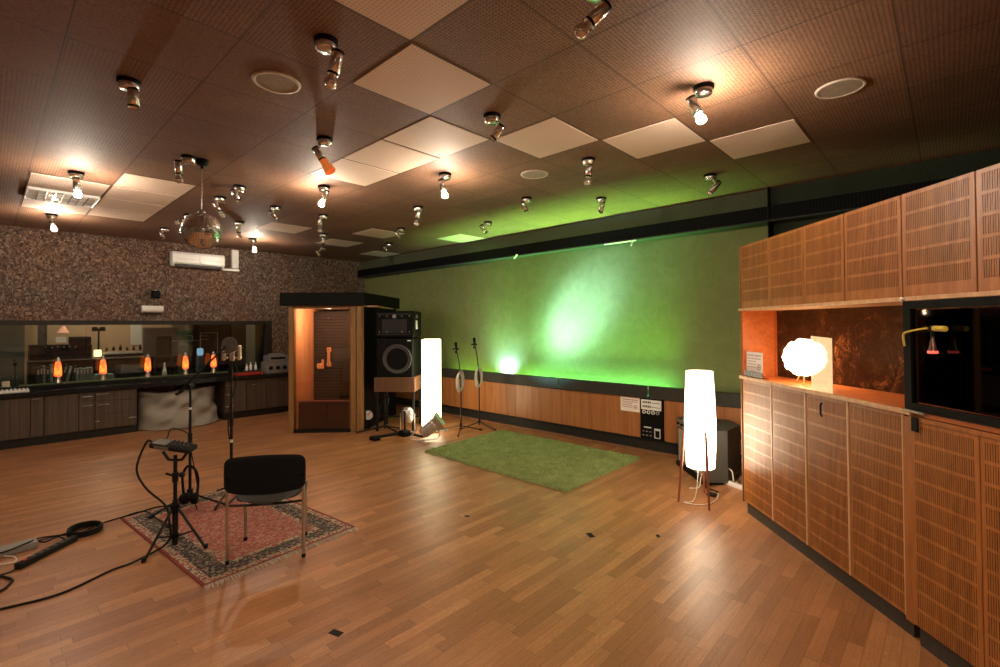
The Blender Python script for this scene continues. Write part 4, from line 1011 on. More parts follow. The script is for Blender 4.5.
# ================================================================== CEILING SPOTLIGHTS
SP = [
 ((-2.5,-1.5),(-1.544,-.92,3.11),(-1.541,-.917,2.99),0,'chrome ceiling spotlight at upper left, nearest the left photo edge above the counter'),
 ((-.5,-.5),(-.263,-.266,3.10),(-.29,-.291,2.965),1,'large chrome ceiling spotlight with mirrored bulb beside the left round ceiling speaker'),
 ((-2.5,.5),(-1.618,.26,3.082),(-1.575,.301,2.99),2,'chrome ceiling spotlight wearing an orange gel cone'),
 ((1.5,.5),(.968,.341,3.07),(.905,.285,2.985),1,'chrome ceiling spotlight cut by the top edge of the photo'),
 ((-.5,1.5),(-.261,.986,3.083),(-.314,.936,2.983),0,'chrome ceiling spotlight between two pale tiles, tilted left'),
 ((1.5,2.5),(.875,1.504,3.093),(.911,1.537,2.990),3,'lit ceiling spotlight nearest the cabinet wall, with bright ring around it'),
 ((-4.5,-.5),(-2.881,-.376,3.125),(-2.874,-.37,2.99),1,'chrome ceiling spotlight right beside the disco ball mount'),
 ((-5.5,.5),(-3.49,.264,3.117),(-3.443,.307,2.988),0,'chrome ceiling spotlight tilted right, just right of the disco ball chain'),
 ((-6.5,.5),(-4.114,.264,3.10),(-4.055,.319,2.975),1,'chrome spotlight with bulb close behind the disco ball top right'),
 ((-6.5,1.5),(-4.106,.897,3.10),(-4.051,.948,3.003),0,'chrome ceiling spotlight left of the glaring middle spotlight'),
 ((-4.5,1.5),(-2.788,.96,3.115),(-2.82,.931,3.01),3,'brightest lit ceiling spotlight below the orange gel one'),
 ((-2.5,2.5),(-1.592,1.535,3.10),(-1.578,1.548,3.02),3,'lit ceiling spotlight right of the row of three pale tiles'),
 ((-.5,3.5),(-.302,2.197,3.11),(-.316,2.184,2.985),1,'chrome spotlight with bulb in front of the two rightmost pale tiles'),
 ((.5,5.5),(.377,3.498,3.09),(.303,3.429,2.966),0,'chrome ceiling spotlight tilted left on the green lit ceiling, rightmost'),
 ((-4.5,3.5),(-2.807,2.193,3.115),(-2.826,2.175,2.985),1,'chrome spotlight with hanging bulb in the ceiling centre right of middle glare'),
 ((-2.5,4.5),(-1.594,2.783,3.11),(-1.568,2.807,3.003),0,'chrome ceiling spotlight under the small round ceiling speaker'),
 ((-1.5,5.5),(-.923,3.451,3.11),(-.95,3.426,2.975),0,'chrome ceiling spotlight over the green band, above the white rod bracket'),
 ((-4.5,5.5),(-2.888,3.367,3.115),(-2.825,3.426,2.99),0,'chrome ceiling spotlight beside the bright green tile'),
 ((-6.5,4.5),(-4.121,2.758,3.115),(-4.087,2.789,3.008),0,'chrome ceiling spotlight touching a pale tile left of the green tiles'),
 ((-8.5,5.5),(-5.381,3.373,3.105),(-5.342,3.41,2.997),0,'small far spotlight above the darkest green tile near the corner'),
 ((-6.5,2.5),(-4.097,1.53,3.12),(-4.097,1.53,2.985),1,'chrome spotlight with bulb hanging directly below the brightest one'),
 ((-8.5,3.5),(-5.303,2.196,3.10),(-5.315,2.185,2.985),0,'far chrome spotlight over the booth, upper of the overlapping pair'),
 ((-10.5,4.5),(-6.646,2.735,3.104),(-6.604,2.773,2.97),0,'farthest chrome spotlight over the booth, lower of the overlapping pair'),
 ((-10.5,2.5),(-6.561,1.564,3.115),(-6.548,1.576,3.02),3,'small far lit spotlight above the air conditioner pipe'),
 ((-10.5,.5),(-6.607,.271,3.114),(-6.584,.292,2.993),0,'far chrome spotlight left of disco ball, close to the cork wall'),
 ((-6.5,-1.5),(-4.063,-.938,3.10),(-4.056,-.931,3.02),3,'lit ceiling spotlight glaring beside the louvred fluorescent fitting'),
 ((-10.5,-1.5),(-6.571,-.945,3.115),(-6.551,-.927,3.02),3,'lit spotlight at far left, over the cork wall edge'),
 ((-8.5,.5),(-5.33,.29,3.10),(-5.26,.19,3.04),1,'spotlight facing the camera immediately left of the disco ball'),
 ((-8.5,1.5),(-5.33,.921,3.12),(-5.319,.931,2.985),1,'spotlight with bulb just right of the disco ball'),
]
for (ti, a, c, kind, lb) in SP:
    bx, by = ti[0]*T, ti[1]*T
    t = thing('ceiling_spotlight', lb, 'spotlight', (bx, by, CH), group='chrome ceiling spotlights')
    m = MB(); m.lathe([(0, 0), (.062, 0), (.062, -.020), (.058, -.022)], 20, Matrix.Translation((bx, by, CH-.0005))); m.build('gasket', black, t)
    m = MB(); m.lathe([(.054, -.020), (.054, -.046), (.046, -.055), (.0, -.057)], 20, Matrix.Translation((bx, by, CH))); m.build('canopy', chrome, t)
    a = Vector(a); c = Vector(c); ax = (c-a).normalized()
    L = max((c-a).length, .128); c = a+ax*L
    mid = a+ax*.022
    side = Vector((mid.x-bx, mid.y-by, 0)); side.normalize()
    m = MB(); m.tube([(bx+side.x*.03, by+side.y*.03, CH-.055), (bx+side.x*.036, by+side.y*.036, CH-.070), tuple(mid)], .006, 8); m.build('arm', chrome, t)
    r_ = .029
    m = MB(); M = align(a, c)
    m.lathe([(0, -.002), (r_-.003, -.002), (r_, .004), (r_, L-.012), (r_-.003, L-.012), (r_-.004, .02), (0, .02)], 20, M); m.build('tube', chrome, t)
    m = MB(); m.lathe([(r_+.001, 0), (r_+.001, .012)], 20, M); m.build('rim', black, t)
    m = MB(); m.lathe([(r_+.0015, L-.022), (r_+.0015, L-.010)], 20, M); m.build('rim', black, t)
    if kind == 0:
        m = MB(); m.lathe([(0, L-.025), (.018, L-.028), (.024, L-.05)], 14, M); m.build('bulb', bulb_clear, t)
    elif kind == 1:
        m = MB(); m.lathe([(.016, L-.03), (.016, L), (.030, L+.022), (.034, L+.035), (.030, L+.050), (.016, L+.060), (0, L+.063)], 18, M); m.build('bulb', bulb_clear, t)
    elif kind == 2:
        m = MB(); m.lathe([(.030, L-.02), (.032, L+.02), (.048, L+.10), (.044, L+.10), (.028, L+.02)], 8, M, smooth=False); m.build('gel_cone', orange_gel, t)
    else:
        m = MB(); m.lathe([(.016, L-.03), (.016, L), (.026, L+.018), (.030, L+.032), (.024, L+.048), (.012, L+.056), (0, L+.057)], 18, M); m.build('bulb', bulb_lit, t)
# round ceiling speakers
for (i, j, lb) in ((-1.5, -.5, 'round ceiling speaker in a brown tile at upper left'), (2.5, 3.5, 'round ceiling speaker at upper right, nearest the cabinets'), (-1.5, 3.5, 'small looking round ceiling speaker in the centre, behind pale tiles')):
    t = thing('ceiling_speaker', lb, 'ceiling speaker', (i*T, j*T, CH), group='round ceiling speakers')
    M = Matrix.Translation((i*T, j*T, CH-.001))
    m = MB(); m.lathe([(.115, -.004), (.120, -.010), (.135, -.008), (.138, 0)], 36, M); m.build('ring', plain('ring_cream', (.52, .43, .34), .5) if 'ring_cream' not in MATS else MATS['ring_cream'], t)
    m = MB(); m.lathe([(0, -.006), (.116, -.006)], 36, M, smooth=False); m.build('grille', plain('speaker_grille_grey', (.30, .235, .175), .7) if 'speaker_grille_grey' not in MATS else MATS['speaker_grille_grey'], t)

# disco ball
DX, DY, DZ, DR = -2.824, -.206, 2.522, .162
t = thing('disco_ball', 'mirrored disco ball hanging on chain from the ceiling', 'disco ball', (DX, DY, CH))
m = MB(); rings = 26
prof = []
for i in range(rings):
    th0 = PI*i/rings; th1 = PI*(i+1)/rings; r_ = math.sin((th0+th1)/2); nseg = max(6, int(2*PI*r_*DR/.0195))
    for k in range(nseg):
        a0 = 2*PI*k/nseg; a1 = 2*PI*(k+1)/nseg; g_ = .04*(a1-a0); h_ = .04*(th1-th0)
        q = [(th0+h_, a0+g_), (th0+h_, a1-g_), (th1-h_, a1-g_), (th1-h_, a0+g_)]
        P = [Vector((math.sin(t_)*math.cos(p_), math.sin(t_)*math.sin(p_), math.cos(t_)))*DR for t_, p_ in q]
        cc = sum(P, Vector())/4; rot_ = Matrix.Rotation(random.uniform(-.09, .09), 3, Vector((random.uniform(-1, 1), random.uniform(-1, 1), random.uniform(-1, 1))).normalized()); P = [cc*1.004+rot_ @ (p-cc) for p in P]
        m.add([(DX+p.x, DY+p.y, DZ+p.z) for p in P], [(3, 2, 1, 0)])
m.build('mirror_facets', mirror_m, t)
m = MB(); m.sphere((DX, DY, DZ), DR-.002, 32, 20); m.build('core', darkgrey, t)
m = MB(); m.lathe([(.03, 0), (.03, .02), (.01, .03), (0, .03)], 14, Matrix.Translation((DX, DY, DZ+DR-.004))); m.build('top_cap', steel, t)
m = MB()
zz = DZ+DR+.025; k = 0
while zz < CH-.07:
    M = Matrix.Translation((DX, DY, zz)) @ Matrix.Rotation(PI/2*(k % 2), 4, 'Z')
    m.tube([tuple(M @ Vector((.006*math.cos(a), 0, .012*math.sin(a)))) for a in [i*PI/4 for i in range(9)]], .0022, 5, False); zz += .018; k += 1
m.build('chain', steel, t)
m = MB(); m.lathe([(0, 0), (.055, 0), (.055, -.03), (.04, -.05), (0, -.055)], 16, Matrix.Translation((DX, DY, CH))); m.tube([(DX, DY, CH-.05), (DX, DY, CH-.08)], .012, 8); m.build('motor', black, t)

# ================================================================== PERSIAN RUG, CHAIR, STANDS
Lc, Tc, Rc, Bc = Vector((-3.24, -.71, 0)), Vector((-3.43, .40, 0)), Vector((-1.56, .58, 0)), Vector((-1.46, -.56, 0))
t = thing('persian_rug', 'red patterned oriental rug with dark border under the chair', 'rug', (-2.4, -.1, 0))
m = MB(); n_ = 24; vs = []; fs = []; uvs = []
for i in range(n_+1):
    for j in range(n_+1):
        u, v = i/n_, j/n_
        P = (Lc*(1-u)+Bc*u)*(1-v) + (Tc*(1-u)+Rc*u)*v
        vs.append((P.x, P.y, .008+.0015*math.sin(i*.9)*math.cos(j*.7))); uvs.append((u, v))
for i in range(n_):
    for j in range(n_): q = i*(n_+1)+j; fs.append((q, q+n_+1, q+n_+2, q+1))
# skirt
b0 = len(vs); rim = [i*(n_+1) for i in range(n_+1)] + [n_*(n_+1)+j for j in range(1, n_+1)] + [i*(n_+1)+n_ for i in range(n_-1, -1, -1)] + [j for j in range(n_-1, 0, -1)]
for q in rim: vs.append((vs[q][0], vs[q][1], .0005)); uvs.append(uvs[q])
for k in range(len(rim)): k2 = (k+1) % len(rim); fs.append((rim[k], b0+k, b0+k2, rim[k2]))
m.add(vs, fs, None, False); o = m.build('rug_field', rug_m, t)
uvl = o.data.uv_layers.new(name='UVMap')
for lp in o.data.loops: uvl.data[lp.index].uv = uvs[lp.vertex_index]
fringe_mat = plain('rug_fringe', (.55, .47, .38), .95)
for (P0, P1, dr) in ((Bc, Rc, Vector((1, .03, 0))), (Lc, Tc, Vector((-1, -.05, 0)))):
    m = MB(); rr = random.Random(1)
    for k in range(130):
        q = P0.lerp(P1, (k+.5)/130); l_ = rr.uniform(.045, .075); s_ = rr.uniform(-.02, .02)
        m.tube([(q.x, q.y, .006), (q.x+dr.x*l_*.6+0, q.y+dr.y*l_+s_*.5, .006), (q.x+dr.x*l_, q.y+s_, .003)], [.0028, .0028, .0018], 4, False)
    f_ = m.build('fringe', fringe_mat, t); f_['kind'] = 'stuff'

u_ = Vector((.575, .818, 0)).normalized(); f_ = Vector((-u_.y, u_.x, 0))
R1 = Vector((-1.645, -.360, .011))
ch = thing('conference_chair', 'black upholstered metal chair seen from behind on the oriental rug', 'chair', tuple(R1+u_*.25+f_*.2), math.atan2(u_.y, u_.x), world=False)
RX_ = .25; RY0 = -.20
# local: x right, y front(away from camera)
def leg(x, y, tx, ty, tz):
    m = MB(); m.tube([(x, y, 0), (tx, ty, tz)], .011, 10); l_ = m.build('leg', steel, ch); m = MB(); m.lathe([(0, 0), (.014, 0), (.014, .025), (.011, .028)], 10, Matrix.Translation((x, y, 0))); m.build('foot_cap', rubber, l_)
leg(-RX_, RY0, -RX_, RY0-.005, .68); leg(RX_, RY0, RX_, RY0-.005, .68)
leg(-RX_+.005, .185, -RX_+.01, .175, .43); leg(RX_-.055, .185, RX_-.055, .175, .43)
m = MB()
for sx in (-1, 1): m.tube([(sx*(RX_), RY0, .41), (sx*(RX_-.03)-.015, .175, .42)], .010, 8)
m.tube([(-RX_+.02, .17, .415), (RX_-.055, .17, .415)], .010, 8); m.tube([(-RX_, RY0, .405), (-.12, RY0+.02, .39), (.12, RY0+.02, .39), (RX_, RY0, .405)], .009, 8); m.build('seat_frame', blackmetal, ch)
# seat cushion
vs = []; fs = []; nx, ny = 16, 12
def cushion(fn_top, fn_bot, nx, ny):
    vs = []; fs = []
    for lay in (fn_top, fn_bot):
        for i in range(nx+1):
            for j in range(ny+1): vs.append(lay(i/nx*2-1, j/ny*2-1))
    N_ = (nx+1)*(ny+1)
    for i in range(nx):
        for j in range(ny):
            q = i*(ny+1)+j; fs.append((q, q+ny+1, q+ny+2, q+1)); fs.append((N_+q, N_+q+1, N_+q+ny+2, N_+q+ny+1))
    rim = [i*(ny+1) for i in range(nx+1)] + [nx*(ny+1)+j for j in range(1, ny+1)] + [i*(ny+1)+ny for i in range(nx-1, -1, -1)] + [j for j in range(ny-1, 0, -1)]
    for k in range(len(rim)): a_, b_ = rim[k], rim[(k+1) % len(rim)]; fs.append((a_, N_+a_, N_+b_, b_))
    return vs, fs
def sq(a, b, e=4): # superellipse clamp
    k = (abs(a)**e+abs(b)**e)**(1/e); mx = max(abs(a), abs(b))
    return (a*mx/k, b*mx/k) if k > 1e-6 else (a, b)
def ft(a, b):
    a2, b2 = sq(a, b); r_ = max(abs(a), abs(b)); return (a2*.215, -.012+b2*.225, .432+.030*(1-r_**4))
def fb_(a, b):
    a2, b2 = sq(a, b); r_ = max(abs(a), abs(b)); return (a2*.215, -.012+b2*.225, .412-.022*(1-r_**4)-.014*(1-abs(a2)*4))
v_, fc = cushion(ft, fb_, nx, ny); m = MB(); m.add(v_, fc, None, True); m.build('seat', greyfab, ch)
def bt_(a, b, off):
    a2, b2 = sq(a, b, 9); r_ = max(abs(a), abs(b))
    return (a2*.268, -.218+off*(1-r_**6)*.024+.0 + .035*(1-abs(a2)**2)*-1+.0, .618+b2*.138-.02*(abs(a2)**2)*(-1 if b < 0 else 1))
v_, fc = cushion(lambda a, b: bt_(a, b, 1), lambda a, b: bt_(a, b, -1), 20, 10)
m = MB(); m.add(v_, [f[::-1] for f in fc], None, True); m.build('backrest', blackfab, ch)

# tripod stand with small mixer, headphones
TX, TY = -2.23, -.535; ZR = .010
t = thing('tripod_stand', 'black tripod stand holding the headphone amplifier on rug corner', 'stand', (TX, TY, 0))
m = MB(); m.tube([(TX, TY, .05), (TX, TY, .70)], .014, 10); m.tube([(TX, TY, .03), (TX, TY, .36)], .020, 10); m.tube([(TX, TY, .50), (TX, TY, .57)], .022, 10); m.build('pole', blackmetal, t)
m = MB(); m.tube([(TX, TY, .27), (TX, TY, .33)], .032, 12); m.build('hub', black, t)
m = MB(); m.tube([(TX, TY, .08), (TX, TY, .11)], .027, 12); m.build('hub', black, t)
feet = [(-2.135, -.745), (-2.03, -.385), (-2.56, -.45)]
for (a, c) in feet:
    d_ = Vector((a-TX, c-TY, 0)); zf = .004 if (a, c) == feet[0] else .014
    m = MB(); m.tube([(TX+d_.x*.1, TY+d_.y*.1, .30), (a, c, zf)], .010, 8); q = Vector((TX, TY, .30)).lerp(Vector((a, c, 0)), .55); m.tube([(TX, TY, .09), tuple(q)], .006, 6); l_ = m.build('leg', blackmetal, t)
    m = MB(); m.tube([tuple(Vector((a, c, zf+.03)).lerp(Vector((TX, TY, .30)), .0)), (a, c, zf)], .015, 8); m.build('rubber_foot', rubber, l_)
m = MB()
r2 = Vector((.728, .6855, 0))
m.tube([tuple(Vector((TX, TY, .66))-r2*.0), tuple(Vector((TX, TY, .665))-r2*.05), tuple(Vector((TX, TY, .725))-r2*.095)], .011, 8); m.tube([(TX, TY, .66), tuple(Vector((TX, TY, .665))+r2*.05), tuple(Vector((TX, TY, .725))+r2*.095)], .011, 8)
m.build('yoke', blackmetal, t); m = MB(); m.tube([tuple(Vector((TX, TY, .54))), tuple(Vector((TX, TY, .54))-r2*.07+Vector((0, 0, .02)))], .009, 8); m.sphere(tuple(Vector((TX, TY, .55))+r2*.05), .022, 10, 6); m.build('clamp_knob', blackmetal, t)
M = Matrix.Translation((TX, TY, .745)) @ Matrix.Rotation(math.radians(43.3), 4, 'Z') @ Matrix.Rotation(math.radians(9), 4, 'Y') @ Matrix.Rotation(math.radians(12), 4, 'X')
t = thing('headphone_amplifier', 'small black tabletop mixer with knobs on the tripod stand', 'mixer', (TX, TY, .70))
m = MB(); m.bbox((-.17, -.05, 0), (.14, .05, .04), .008, M); m.build('case', blackmetal, t)
m = MB()
for k in range(5):
    for j in range(2): m.lathe([(.009, 0), (.007, .02), (0, .02)], 8, M @ Matrix.Translation((-.02+k*.032, -.022+j*.042, .04)))
m.build('knobs', darkgrey, t)
m = MB(); m.box((-.15, -.04, .040), (-.05, .04, .042), M); m.box((-.13, -.052, .01), (-.02, -.0495, .032), M); m.build('face_plate', plain('pewter', (.20, .20, .19), .4, .6), t)
m = MB(); m.tube(smooth_path([tuple(M @ Vector((-.17, 0, .02))), tuple(M @ Vector((-.22, 0, .02))), (TX-.21, TY-.20, .60), (TX-.17, TY-.15, .45), (TX-.06, TY-.05, .32), (TX-.03, TY-.03, .20), (TX-.03, TY-.04, .05), (TX+.06, TY-.25, .014), (-2.148, -.93, .008), (-2.02, -1.19, .008), (-2.06, -1.45, .008), (-2.15, -1.8, .008)], 8), .0075, 6)
m.tube(smooth_path([tuple(M @ Vector((-.10, .05, .045))), tuple(M @ Vector((-.08, .07, .12))), tuple(M @ Vector((.03, .08, .10))), tuple(M @ Vector((.06, .07, .03))), (TX+.10, TY+.12, .45), (TX+.10, TY+.12, .36)], 6), .004, 5)
m.build('cable', rubber, t)
# headphones hanging on stand A's pole
HX, HY = -2.99, -.25
# microphone boom stand A
AX, AY = -3.10, -.22
t = thing('boom_stand', 'black microphone boom stand with raised tilted boom behind tripod', 'microphone stand', (AX, AY, 0))
for (a, c) in ((-2.82, .02), (-3.02, -.55), (-3.45, -.12)):
    m = MB(); m.tube([(AX, AY, .13), (a, c, .022)], .010, 8); m.tube([tuple(Vector((AX, AY, .13)).lerp(Vector((a, c, .022)), .88)), (a, c, .020)], .015, 8); m.build('leg', blackmetal, t)
m = MB(); m.tube([(AX, AY, .06), (AX, AY, .62), (AX, AY, 1.10)], [.013, .013, .010], 10); m.tube([(AX, AY, .60), (AX, AY, .68)], .019, 10); m.tube([(AX, AY, .10), (AX, AY, .17)], .026, 10); m.build('pole', blackmetal, t)
Pb = Vector((AX, AY, 1.115))
lo_ = Pb - r2*.13 + Vector((0, 0, -.075)); hi_ = Pb + r2*.33 + Vector((0, 0, .37))
m = MB(); m.tube([tuple(lo_), tuple(hi_)], .009, 8); m.tube([tuple(lo_), tuple(lo_.lerp(Pb, .45))], .015, 8); m.build('boom', blackmetal, t)
m = MB(); m.tube([tuple(Pb-Vector((.02, -.02, 0))), tuple(Pb+Vector((.03, -.03, 0)))], .024, 12); m.build('clutch', black, t)
m = MB(); m.tube([tuple(Vector((AX, AY, .90))), tuple(Vector((AX, AY, .92)))], .012, 8); m.build('white_mark', white, t)
# stand B with condenser microphone + pop filter
BX, BY = -3.07, .12
t = thing('vocal_microphone_stand', 'straight black microphone stand behind the chair carrying studio microphone', 'microphone stand', (BX, BY, 0))
for (a, c) in ((-3.34, .08), (-2.80, -.10), (-2.85, .48)):
    m = MB(); m.tube([(BX, BY, .12), (a, c, .022)], .010, 8); m.build('leg', blackmetal, t)
m = MB(); m.tube([(BX, BY, .05), (BX, BY, .75)], .014, 10); m.tube([(BX, BY, .75), (BX, BY, 1.34)], .010, 10); m.tube([(BX, BY, .70), (BX, BY, .78)], .019, 10); m.build('pole', blackmetal, t)
m = MB(); m.tube([(BX, BY, .54), (BX, BY, .57)], .015, 8); m.build('white_mark', white, t)
mc = thing('studio_microphone', 'large condenser microphone in spider mount with round pop filter', 'microphone', (BX, BY, 1.34))
Pm = Vector((BX, BY, 1.42))+r2*.0
m = MB(); m.tube([(BX, BY, 1.34), tuple(Pm-Vector((0, 0, .05)))], .012, 8); m.lathe([(0, -.09), (.022, -.09), (.026, -.08), (.026, .04), (.030, .05), (.030, .10), (.02, .125), (0, .13)], 18, Matrix.Translation(Pm)); m.build('microphone_body', steel, mc)
m = MB()
for zz in (-.06, .04):
    P = [Pm+Vector((.085*math.cos(a), .085*math.sin(a), zz)) for a in [i*PI/8 for i in range(17)]]; m.tube(P, .0055, 6, False)
for k in range(8):
    a = 2*PI*k/8; a2 = a+.5
    m.tube([tuple(Pm+Vector((.085*math.cos(a), .085*math.sin(a), -.06))), tuple(Pm+Vector((.030*math.cos(a2), .030*math.sin(a2), -.01))), tuple(Pm+Vector((.085*math.cos(a2), .085*math.sin(a2), .04)))], .003, 5)
for k in range(4):
    a = PI*k/2+.4; d_ = Vector((math.cos(a), math.sin(a), 0))
    m.bbox((-.012, -.012, -.08), (.012, .012, .06), .004, Matrix.Translation(Pm+d_*.095))
m.build('spider_mount', plain('antique_brass', (.50, .40, .30), .3, .8), mc)
pf = Pm - Vector((-.685, .728, 0))*.12 + r2*.045 + Vector((0, 0, .07))
M = Matrix.Translation(pf) @ Matrix.Rotation(math.radians(133.3-90), 4, 'Z') @ Matrix.Rotation(PI/2, 4, 'X')
m = MB(); m.lathe([(.070, -.004), (.076, 0), (.070, .004), (.066, .0)], 28, M); m.lathe([(.068, .0), (0, .001)], 28, M, smooth=False); m.build('pop_filter', plain('pop_mesh', (.10, .085, .08), .9), mc)
m = MB(); m.tube(smooth_path([tuple(pf-Vector((0, 0, .07))), tuple(pf-Vector((.01, 0, .14))), tuple(Pm-Vector((0, 0, .16)))], 5), .005, 6); m.build('gooseneck', blackmetal, mc)
m = MB(); m.tube(smooth_path([tuple(Pm-Vector((0, 0, .09))), tuple(Pm+r2*.05-Vector((0, 0, .16))), tuple(Pm+r2*.045-Vector((0, 0, .30))), tuple(Pm-r2*.02-Vector((0, 0, .55))), tuple(Pm-r2*.03-Vector((0, 0, .75))), tuple(Pm-r2*.01-Vector((0, 0, .9)))], 8), .005, 6)
m.tube(smooth_path([tuple(Pm-Vector((0, 0, .05))), tuple(Pm-r2*.08-Vector((0, 0, .12))), tuple(Pm-r2*.13-Vector((0, 0, .02))), tuple(hi_-Vector((0, 0, .06)))], 8), .005, 6); m.build('cable', rubber, mc)
# headphones
t = thing('headphones', 'black headphones hanging low on the boom stand pole', 'headphones', (HX, HY, .2))
Hc = Vector((AX+.035, AY-.035, .40))
Hc = Vector((-2.99, -.25, .215))
m = MB(); m.tube(smooth_path([tuple(Hc-r2*.055-Vector((0, 0, .05))), tuple(Hc-r2*.065+Vector((0, 0, .10))), tuple(Hc-r2*.02+Vector((0, 0, .19))), tuple(Hc+r2*.04+Vector((0, 0, .17))), tuple(Hc+r2*.075+Vector((0, 0, .08))), tuple(Hc+r2*.07-Vector((0, 0, .05)))], 5), .011, 8); m.build('headband', black, t)
for sgn in (-1, 1):
    M = Matrix.Translation(Hc+r2*(.045*sgn)-Vector((0, 0, .10))) @ Matrix.Rotation(math.radians(43.3+20*sgn), 4, 'Z') @ Matrix.Rotation(PI/2, 4, 'Y')
    m = MB(); m.lathe([(0, -.03), (.035, -.03), (.05, -.012), (.052, .01), (.045, .024), (0, .024)], 20, M); m.build('ear_cup', black, t)
m = MB(); m.tube([tuple(Hc+Vector((0, 0, .17))), (AX, AY, .52)], .007, 6); m.build('hook', black, t)
m = MB(); m.tube(smooth_path([tuple(Hc+r2*.05-Vector((0, 0, .14))), tuple(Hc+r2*.07-Vector((0, 0, .24))), tuple(Hc+r2*.12+Vector((.05, -.1, -.31))), tuple(Hc+r2*.02+Vector((.3, -.1, -.313))), (-2.25, -.35, .016)], 6), .004, 5); m.build('cable', rubber, t)

# floor electrics at left
t = thing('black_power_strip', 'long black power strip with red switch on the floor at left', 'power strip', (-2.8, -1.22, 0))
P0 = Vector((-2.66, -1.36, 0)); P1 = Vector((-2.97, -1.03, 0)); dv = (P1-P0).normalized(); Lp = (P1-P0).length
M = Matrix(((dv.x, -dv.y, 0, P0.x), (dv.y, dv.x, 0, P0.y), (0, 0, 1, 0), (0, 0, 0, 1)))
m = MB(); m.bbox((0, -.028, 0), (Lp, .028, .042), .006, M); m.build('body', rubber, t)
m = MB()
for k in range(6): m.lathe([(.0, .0015), (.016, .0015), (.018, 0)], 12, M @ Matrix.Translation((.11+k*.055, 0, .042)))
m.build('outlet', darkgrey, t)
m = MB(); m.bbox((.035, -.012, .042), (.065, .012, .050), .003, M); m.build('switch', red, t)
m = MB(); m.tube(smooth_path([tuple(M @ Vector((0, 0, .02))), (-2.63, -1.40, .008), (-2.645, -1.5, .008), (-2.75, -1.65, .008)], 5), .005, 6); m.build('cable', rubber, t)
t = thing('power_adapter', 'grey metal adapter box at the left photo edge on floor', 'adapter', (-3.1, -1.4, 0))
M = Matrix.Translation((-3.06, -1.34, 0)) @ Matrix.Rotation(math.radians(95), 4, 'Z')
m = MB(); m.bbox((-.14, -.06, 0), (.10, .06, .05), .006, M); m.build('casing', plain('adapter_grey', (.30, .29, .28), .4, .3), t)
m = MB(); m.tube(smooth_path([(-3.08, -1.25, .04), (-3.02, -1.20, .03), (-3.1, -1.12, .02), (-3.0, -1.08, .02), (-3.12, -1.02, .015), (-3.02, -1.0, .03), (-3.14, -1.2, .03), (-3.0, -1.3, .06), (-2.95, -1.42, .05), (-3.1, -1.5, .02)], 6), .0055, 6); m.build('cable', rubber, t)
m = MB()
for k in range(5):
    P = []
    for i in range(17):
        a = 2*PI*i/16; P.append((-3.10+.125*math.cos(a)+.004*k, -.96+.105*math.sin(a)+.006*(k % 2), .012+.010*k))
    m.tube(P, .0075, 6, False)
m.tube(smooth_path([(-3.0, -1.02, .02), (-3.19, -.86, .012), (-3.24, -.60, .018), (-3.26, -.42, .022), (-3.1, -.30, .022), (-3.07, -.25, .03)], 8), .006, 6)
tag(m.build('coiled_cable', rubber, None, (-3.1, -.96, 0)), 'coiled black cable beside power strip leading onto the rug', 'cable')
m = MB(); m.tube(smooth_path([(-3.18, -1.60, .008), (-3.16, -1.2, .008), (-3.215, -.8, .010), (-3.25, -.55, .018), (-2.95, -.50, .018), (-2.70, -.47, .018)], 8), .005, 6); m.bbox((-2.74, -.49, .012), (-2.66, -.45, .03), .006)
tag(m.build('jack_cable', rubber, None, (-3.1, -1.0, 0)), 'thin black jack cable running along floor onto the rug corner', 'cable')
m = MB(); m.tube(smooth_path([(-2.86, -1.47, .006), (-2.82, -1.40, .006), (-2.84, -1.36, .006), (-2.93, -1.37, .006), (-3.0, -1.42, .006)], 6), .005, 6)
tag(m.build('white_cable', whitecable, None, (-2.9, -1.4, 0)), 'short white cable loop at the left photo edge', 'cable')
m = MB(); m.tube(smooth_path([(-2.72, -1.50, .01), (-2.60, -1.44, .01), (-2.48, -1.39, .01), (-2.42, -1.40, .01), (-2.34, -1.44, .01), (-2.28, -1.55, .01)], 6), .008, 6)
tag(m.build('thick_cable', rubber, None, (-2.5, -1.45, 0)), 'thick black cable bend below the power strip at left edge', 'cable')

# green rug
t = None
m = MB(); n1, n2 = 170, 110; vs = []; fs = []; rr = random.Random(9)
g0, g1, g2, g3 = Vector((-3.03, 2.43, 0)), Vector((-3.11, 4.03, 0)), Vector((-.765, 4.02, 0)), Vector((-.757, 2.41, 0))
for i in range(n1+1):
    for j in range(n2+1):
        u, v = i/n1, j/n2; P = (g0*(1-u)+g3*u)*(1-v)+(g1*(1-u)+g2*u)*v
        e = min(i, j, n1-i, n2-j)
        vs.append((P.x+rr.uniform(-.006, .006), P.y+rr.uniform(-.006, .006), .002 if e == 0 else .016+rr.uniform(0, .022)))
for i in range(n1):
    for j in range(n2): q = i*(n2+1)+j; fs.append((q, q+n2+1, q+n2+2, q+1))
m.add(vs, fs, None, False)
tag(m.build('shag_rug', shag_m, None, (-1.9, 3.2, 0)), 'rectangular grass green shag rug on the parquet by the green wall', 'rug')
# tape marks on floor
for (x_, y_, a, w_, lb) in ((-.404, -.21, .3, .075, 'small black tape square on the parquet near the bottom of photo'), (-.05, 1.757, 2.6, .08, 'black tape scrap on parquet right of the green rug corner'), (.35, 2.1, 2.2, .05, 'tiny tape scrap on the parquet toward the cabinets'), (-1.05, 1.36, .4, .045, 'faint tape mark on the parquet left of the rug corner')):
    m = MB(); m.box((-w_/2, -w_*.28, .0003), (w_/2, w_*.28, .0012), Matrix.Translation((x_, y_, 0)) @ Matrix.Rotation(a, 4, 'Z'))
    tag(m.build('floor_tape', rubber, None, (x_, y_, 0)), lb, 'tape mark', 'tape marks on the parquet')

